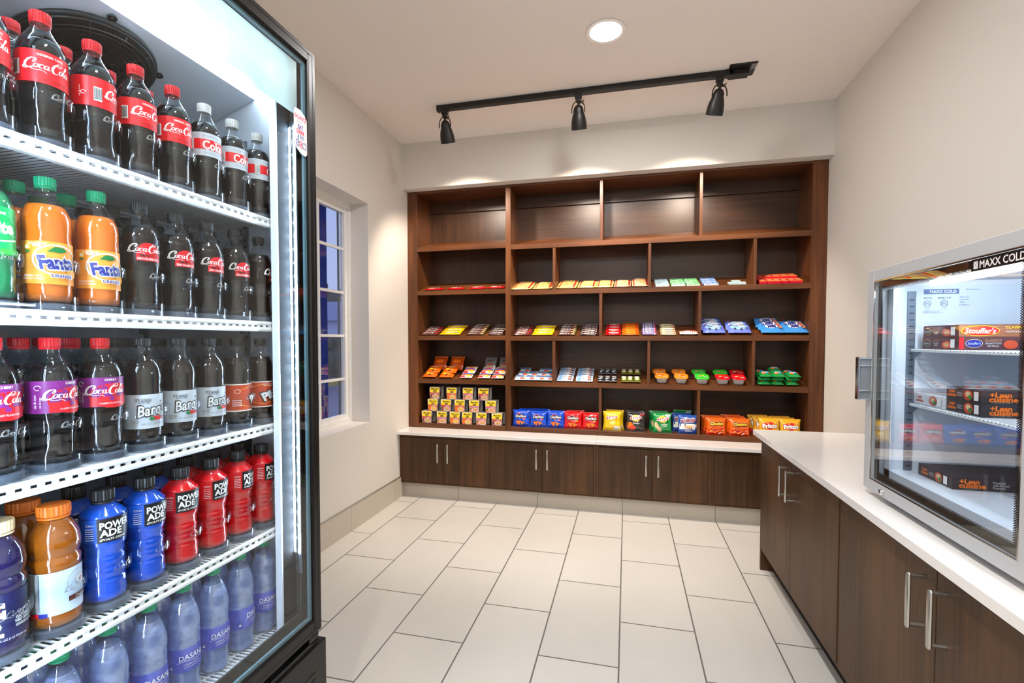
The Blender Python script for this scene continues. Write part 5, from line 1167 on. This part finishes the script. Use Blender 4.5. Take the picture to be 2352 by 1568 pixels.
# chip bags standing on the lowest shelf
CH_ = [('dorblue', -0.802, 0, 0, 'front blue tortilla chip bag beside the thick upright'), ('dorblue', -0.764, .055, .012, 'blue tortilla chip bag behind the leftmost one'), ('dorblue', -0.664, 0, -.02, 'second blue tortilla chip bag from the left'), ('dorblue', -0.654, .055, .016, 'blue tortilla chip bag behind the second one'),
       ('dorblue', -0.527, 0, .006, 'blue tortilla chip bag beside the red bags'), ('dorred', -0.395, 0, 0, 'left red tortilla chip bag beside the blue bags'), ('dorred', -0.385, .055, .008, 'red tortilla chip bag hidden behind the left red one'), ('dorred', -0.259, 0, -.008, 'right red tortilla chip bag beside the thin upright'),
       ('layyel', -0.104, 0, 0, 'front yellow potato chip bag'), ('layyel', -0.084, .06, .012, 'yellow potato chip bag behind the front one'), ('layblk', 0.069, 0, -.002, 'front black barbecue chip bag with orange chips'), ('layblk', 0.061, .06, .006, 'black chip bag behind the front black one'),
       ('laygrn', 0.258, -.002, 0, 'front green potato chip bag with pale chips'), ('laygrn', 0.239, .058, .004, 'green chip bag in the middle of three'), ('laygrn', 0.233, .115, .0, 'rearmost green chip bag of the left three'), ('laygrn', 0.414, .15, .02, 'green chip bag standing behind the blue ridged chips'),
       ('ruff', 0.435, -.002, 0, 'front blue ridged chip bag with white band'), ('ruff', 0.399, .065, .014, 'blue ridged chip bag behind the front one'),
       ('cheet', 0.624, 0, 0, 'front orange and red puff bag, left pair'), ('cheet', 0.610, .05, .004, 'orange and red puff bag, second of the left row'), ('cheet', 0.604, .10, .010, 'orange puff bag at the rear of the left row'),
       ('cheet', 0.778, 0, 0, 'front orange and red puff bag beside the corn chips'), ('cheet', 0.767, .045, .005, 'second orange puff bag beside the corn chips'), ('cheet', 0.764, .09, .018, 'third orange puff bag beside the corn chips'), ('cheet', 0.747, .135, .022, 'rearmost orange puff bag beside the corn chips'),
       ('frit', 0.971, 0, .004, 'front golden corn chip bag, left row'), ('frit', 0.946, .055, .012, 'second golden corn chip bag, left row'), ('frit', 0.924, .11, .018, 'rearmost golden corn chip bag, left row'),
       ('frit', 1.104, 0, 0, 'front golden corn chip bag, right row'), ('frit', 1.080, .055, .004, 'second golden corn chip bag, right row'), ('frit', 1.069, .11, .008, 'rearmost golden corn chip bag, right row')]
for k, x, dy, dz, lab in CH_:
    w, h, t = prod(k)[1:]
    # upright, leaning back a touch; the bottom seal curls under
    lean = 1.42 if dz >= 0 else 1.34
    o = place(k, (x, YC+.032+dy, .5722), lean, random.uniform(-.06, .06), lab, 'chips', 'chip bags on the lowest shelf')
    sy = {'dorblue': .90, 'dorred': .90, 'cheet': .86, 'frit': .88, 'ruff': .89}.get(k, .94)
    o.scale = (1, sy*(1+max(dz, -.02)*2.5), 1)
# ------------------------------------------------------------ small glass-door freezer on the right counter
ZX = .76
M_sil = pm('silver_paint', (188, 191, 194), .42, .10, var=.03, nscale=200)
M_chr = pm('chrome', (210, 212, 215), .12, 1)
M_fl = pm('freezer_liner', (226, 233, 243), .35, var=.02)
M_bord = pm('black_border', (10, 10, 12), .3)
fz = empty('countertop_freezer', (ZX, 1.47, ZR))
def rz(b, name, parent=fz, **k):
    b.v = [(x-ZX, y-1.47, z-ZR) for x, y, z in b.v]
    return b.build(name, parent, **k)
NY0, NY1 = 1.128, 1.814
BZ0, BZ1 = .769, 1.470
b = MB()
b.box(.803, 1.27, NY0+.012, NY0+.045, .772, 1.462, M_sil).box(.803, 1.27, NY1-.038, NY1-.012, .772, 1.462, M_sil)
b.box(.803, 1.27, NY0+.045, NY1-.038, .772, .80, M_sil).box(.803, 1.27, NY0+.045, NY1-.038, 1.437, 1.462, M_sil).box(1.23, 1.27, NY0+.045, NY1-.038, .80, 1.437, M_sil)
rz(b, 'cabinet_body', smooth=0)
b = MB(); ly0, ly1 = NY0+.0455, NY1-.0385
b.box(.803, 1.225, ly0, ly0+.004, .801, 1.436, M_fl).box(.803, 1.225, ly1-.004, ly1, .801, 1.436, M_fl).box(1.223, 1.2285, ly0, ly1, .801, 1.436, M_fl)
b.box(.803, 1.225, ly0, ly1, .801, .838, M_fl).box(.803, 1.225, ly0, ly1, 1.430, 1.436, M_fl)
b.box(.801, .803, ly1-.03, ly1+.02, .79, 1.44, M_fl).box(.801, .803, ly0-.02, ly0+.03, .79, 1.44, M_fl).box(.801, .803, ly0, ly1, .79, .841, M_fl).box(.801, .803, ly0, ly1, 1.428, 1.44, M_fl)
rz(b, 'liner', smooth=0)
b = MB().tube([(.862, 1.665, 1.415), (.862, 1.22, 1.415)], .0105, emat('freezer_tube', (.78, .90, 1), 75), 12); rz(b, 'lamp_tube')
b = MB()
for x in (.861, 1.16):
    b.box(x-.011, x+.011, ly1-.008, ly1-.004, .84, 1.40, M_grey)
    for k in range(26): b.box(x-.006, x+.006, ly1-.0088, ly1-.0078, .852+k*.0208, .855+k*.0208, M_slot)
rz(b, 'pilaster', smooth=0)
# rating label on the far inner wall
b = MB(); I_lbl = pm('label_blue_grey', (104, 120, 160), .5)
f = lambda x, y, o: (x, ly1-.0045-o, y)
decal(b, [('r', .893, 1.390, .985, 1.4055, I_lbl, 2), T('MAXX COLD', .944, 1.398, .009, W_, .070, b=.03), T('MODEL', .905, 1.3785, .005, I_lbl, .022, b=.02), T('MXM1-3.5F', .948, 1.3785, .005, I_lbl, .034, b=.02), ('s', loop_(.903, 1.361, .0095, .0095, 0, 360, 14), .0016, I_lbl), ('s', loop_(.947, 1.361, .0095, .0095, 0, 360, 14), .0016, I_lbl),
  T('ETL', .903, 1.361, .007, I_lbl, .013, b=.03), T('ETL', .947, 1.361, .007, I_lbl, .013, b=.03), T('Intertek', .903, 1.346, .003, I_lbl, .016), T('Intertek', .947, 1.346, .003, I_lbl, .016), T('CONFORMS TO UL STD 471', .914, 1.338, .003, I_lbl, .044), T('CERTIFIED TO CAN/CSA STD C22.2', .917, 1.333, .003, I_lbl, .050),
  T('SERIAL NO', .998, 1.380, .004, I_lbl, .024), T('115V 60Hz', .998, 1.372, .004, I_lbl, .022), T('R290', .993, 1.364, .004, I_lbl, .013), T('FL AMPS 2.5', .998, 1.356, .004, I_lbl, .026), T('Made in China', 1.02, 1.403, .004, I_lbl, .036)], f, 0, .0001)
o = rz(b, 'rating_label', smooth=0)
def fshelf(z, d=0):
    s = empty('shelf'); s.parent = fz; s.location = (.862-ZX, 0, z-ZR)
    b = MB(); y0, y1 = ly0+.006-1.47, ly1-.010-1.47
    b.box(-.003, .003, y0, y1, -.009, 0, M_wirew, .002); b.build('front_rail', s, smooth=40)
    b = MB()
    for i in range(44):
        y = y0+.004+(y1-y0-.008)*i/43; b.box(-.003, .34, y-.0018, y+.0018, -.004, -.0002, M_wirew)
    b.build('wire_deck', s, smooth=0)
    b = MB().prism([(.0, -.005), (.030, -.005), (.006, -.03), (0, -.03)], y1-.002, y1+.001, M_grey, 'Y'); b.build('shelf_clip', s, smooth=0)
fshelf(1.221); fshelf(1.052)
fd = empty('door'); fd.parent = fz
b = MB(); framebox(b, NY0, NY1, BZ0, BZ1, .040, ZX, ZX+.040, M_sil, .002, .036, .036); rz(b, 'door_frame', fd, smooth=0)
b = MB(); framebox(b, NY0+.0395, NY1-.0395, BZ0+.0355, BZ1-.0355, .003, ZX+.0005, ZX+.004, M_chr, 0); rz(b, 'frame_trim', fd, smooth=0)
fy0, fy1, fz0, fz1 = NY0+.042, NY1-.042, BZ0+.038, BZ1-.038
b = MB().box(ZX+.006, ZX+.010, fy0, fy1, fz0, fz1, thin('freezer_glass', (.955, .975, .985), gloss=.8, base=.07, rough=.004)); rz(b, 'glass', fd, smooth=0)
b = MB(); framebox(b, fy0, fy1, fz0, fz1, .020, ZX+.012, ZX+.014, M_bord, 0, .020, .016)
rz(b, 'black_border', fd, smooth=0)
b = MB()
def dots(p, q, n, axis):
    for i in range(n):
        for j in range(3):
            t = (i+.5*(j % 2))/n; s = (.0034, .0028, .0020)[j]/2
            y = p[0]+(q[0]-p[0])*t; z = p[1]+(q[1]-p[1])*t
            if axis == 'y': z += p[2]*(.002+.0036*j)
            else: y += p[2]*(.002+.0036*j)
            b.box(ZX+.012, ZX+.0135, y-s, y+s, z-s, z+s, M_bord)
dots((fy0+.02, fz0+.016, 1), (fy1-.02, fz0+.016), 110, 'y'); dots((fy0+.02, fz1-.020, -1), (fy1-.02, fz1-.020), 110, 'y')
dots((fy0+.020, fz0+.016, 1), (fy0+.020, fz1-.02), 118, 'z'); dots((fy1-.020, fz0+.016, -1), (fy1-.020, fz1-.02), 118, 'z')
rz(b, 'dot_fade', fd, smooth=0)
b = MB(); f = lambda x, y, o: (ZX+.0055-o, x, y)
mm = lambda x, y, o: (ZX+.0055-o, 1.255-x, 1.4175+y)
decal(b, [('r', -.082, -.0135, .082, .0135, M_bord, 2), T('MAXX COLD', .010, .0, .0165, M_stk, .130, b=.02), ('r', -.074, -.0085, -.060, .0085, M_stk, 2), ('s', [(-.072, -.006), (-.062, .006)], .0012, I_gry), ('s', [(-.072, .006), (-.062, -.006)], .0012, I_gry)], mm, 0, .00015)
o = rz(b, 'brand_plate', fd, smooth=0); o['label'] = 'black strip reading MAXX COLD in white'
b = MB()
b.box(.722, .730, 1.775, 1.797, 1.055, 1.195, M_chr, .003)
for z in (1.058, 1.085, 1.165, 1.188): b.box(.724, .762, 1.774, 1.796, z, z+.004, M_chr)
b.box(.728, .761, 1.780, 1.790, 1.062, 1.19, pm('handle_grey', (120, 124, 128), .4, .3)); rz(b, 'door_handle', fd, smooth=0)
b = MB(); 
b.lathe([(0, -.006), (.0075, -.006), (.0085, -.004), (.0085, .006), (0, .006)], M_chr, 20)
b.v = [(ZX-.006-z*-1 if False else ZX-.004+z, 1.688+x, .786+y) for x, y, z in b.v]
b.box(ZX-.0105, ZX-.0098, 1.6872, 1.6888, .782, .790, M_slot); rz(b, 'lock', fd)
b = MB()
for x in (.83, 1.24):
    for y in (NY0+.05, NY1-.05): b.lathe([(.014, 0), (.014, .010), (.010, .0225)], M_blkp, 14, (x, y, ZR))
rz(b, 'foot')
tag(fz, 'silver countertop freezer with black-bordered glass door on the right counter', 'freezer')
# frozen meal cartons: short end to the door, long side to the camera
def carton(name, x0, y0, y1, z0, z1, lx, base, end, side, label, group, top=None):
    o = empty(name, (x0+lx/2, (y0+y1)/2, z0)); cx, cy = x0+lx/2, (y0+y1)/2
    b = MB().box(-lx/2, lx/2, y0-cy, y1-cy, 0, z1-z0, base, .0006)
    hw_ = (y1-y0)/2; hz = (z1-z0)/2
    decal(b, end, lambda x, y, o_: (-lx/2-o_, -x, hz+y), .0003, .0003)
    decal(b, side, lambda x, y, o_: (x, -hw_-o_, hz+y), .0003, .0003)
    b.build('carton', o, smooth=0); tag(o, label, 'frozen meal', group)
c_st = pm('carton_maroon', (76, 40, 46), .5); c_st2 = pm('carton_wood', (150, 92, 60), .5); c_lc = pm('carton_charcoal', (48, 40, 44), .5); c_lw = pm('carton_white', (222, 224, 230), .5)
def st_end(): return [('e', -.060, 0, .018, .011, K['cream']), ('e', -.060, 0, .0165, .0095, K['dkbrown']), T("Stouffer's", -.060, 0, .007, W_, .028, sh=.2), T('CLASSICS', -.015, .007, .0045, K['tan'], .032), T('MACARONI', -.015, .0, .004, W_, .024), T('& BEEF', -.015, -.006, .004, W_, .018), ('e', .034, -.004, .022, .011, K['rust']), ('e', .034, -.004, .012, .006, K['tan']), ('r', .052, -.012, .070, .011, W_, 2)]
def st_side(big): 
    if big: return [('r', -.136, -.016, .136, .016, c_st2, 2), ('e', -.088, 0, .044, .0145, K['yellow']), ('e', -.088, 0, .042, .0128, K['red']), T("Stouffer's", -.088, 0, .014, W_, .070, b=.02, sh=.2), T('CLASSICS', -.010, .009, .006, K['yellow'], .045, b=.02), T('MACARONI & BEEF', -.008, -.002, .005, W_, .045)]
    return [('e', -.102, 0, .020, .012, K['cream']), ('e', -.102, 0, .0185, .0105, K['navy']), T("Stouffer's", -.102, 0, .007, W_, .030, sh=.2), ('r', -.136, -.016, -.126, .016, K['red'], 2), T('CLASSICS', -.060, .008, .006, K['tan'], .038), T('SPAGHETTI WITH', -.060, .0, .0045, W_, .036), T('MEATBALLS', -.060, -.007, .0045, W_, .026), ('e', -.022, -.003, .016, .012, K['rust'])]
carton('meal_carton', .878, 1.573, 1.74, 1.2222, 1.2562, .272, c_st, st_end(), st_side(0), 'maroon frozen meal carton, lower one on the top freezer shelf', 'frozen meal cartons')
carton('meal_carton', .878, 1.575, 1.737, 1.2565, 1.2905, .272, c_st, st_end(), st_side(1), 'wood-patterned frozen meal carton, upper one on the top freezer shelf', 'frozen meal cartons')
def lc_end(w=1): 
    c = K['orange'] if w else K['rust']
    return [T('Lean', -.046, .007, .009, c, .024, b=.03), T('cuisine', -.046, -.004, .009, c, .036, b=.03), T('Meatloaf', -.012, .003, .004, W_, .020), T('Potatoes', -.012, -.003, .004, W_, .020), ('e', .022, 0, .018, .014, K['rust']), ('e', .022, .003, .010, .007, K['cream']), ('e', .030, -.004, .007, .006, K['dgreen']), ('r', .045, -.011, .062, .012, W_, 2)]
def lc_side(): return [T('+Lean', -.096, .0065, .0125, K['orange'], .046, b=.04), T('cuisine', -.090, -.0045, .0125, K['orange'], .062, b=.04), T('COMFORT', -.092, -.0132, .004, K['grey'], .040), T('Meatloaf', -.030, .007, .006, W_, .028), T('with Mashed', -.026, .0, .006, W_, .036), T('Potatoes', -.030, -.007, .006, W_, .028)]
carton('meal_carton', .872, 1.613, 1.766, 1.0532, 1.0862, .272, c_lw, lc_end(0), [], 'white frozen meal carton on the lower freezer wire shelf', 'frozen meal cartons')
carton('meal_carton', .872, 1.468, 1.607, 1.0532, 1.0862, .272, c_lc, lc_end(), lc_side(), 'charcoal frozen meal carton, lower of two on the lower freezer shelf', 'frozen meal cartons')
carton('meal_carton', .872, 1.470, 1.609, 1.0865, 1.1205, .272, c_lc, lc_end(), lc_side(), 'charcoal frozen meal carton, upper of two on the lower freezer shelf', 'frozen meal cartons')
carton('meal_carton',   .872, 1.573, 1.732, .8386, .8726, .272, c_lc, lc_end(), lc_side(), 'charcoal frozen meal carton lying on the freezer floor', 'frozen meal cartons')
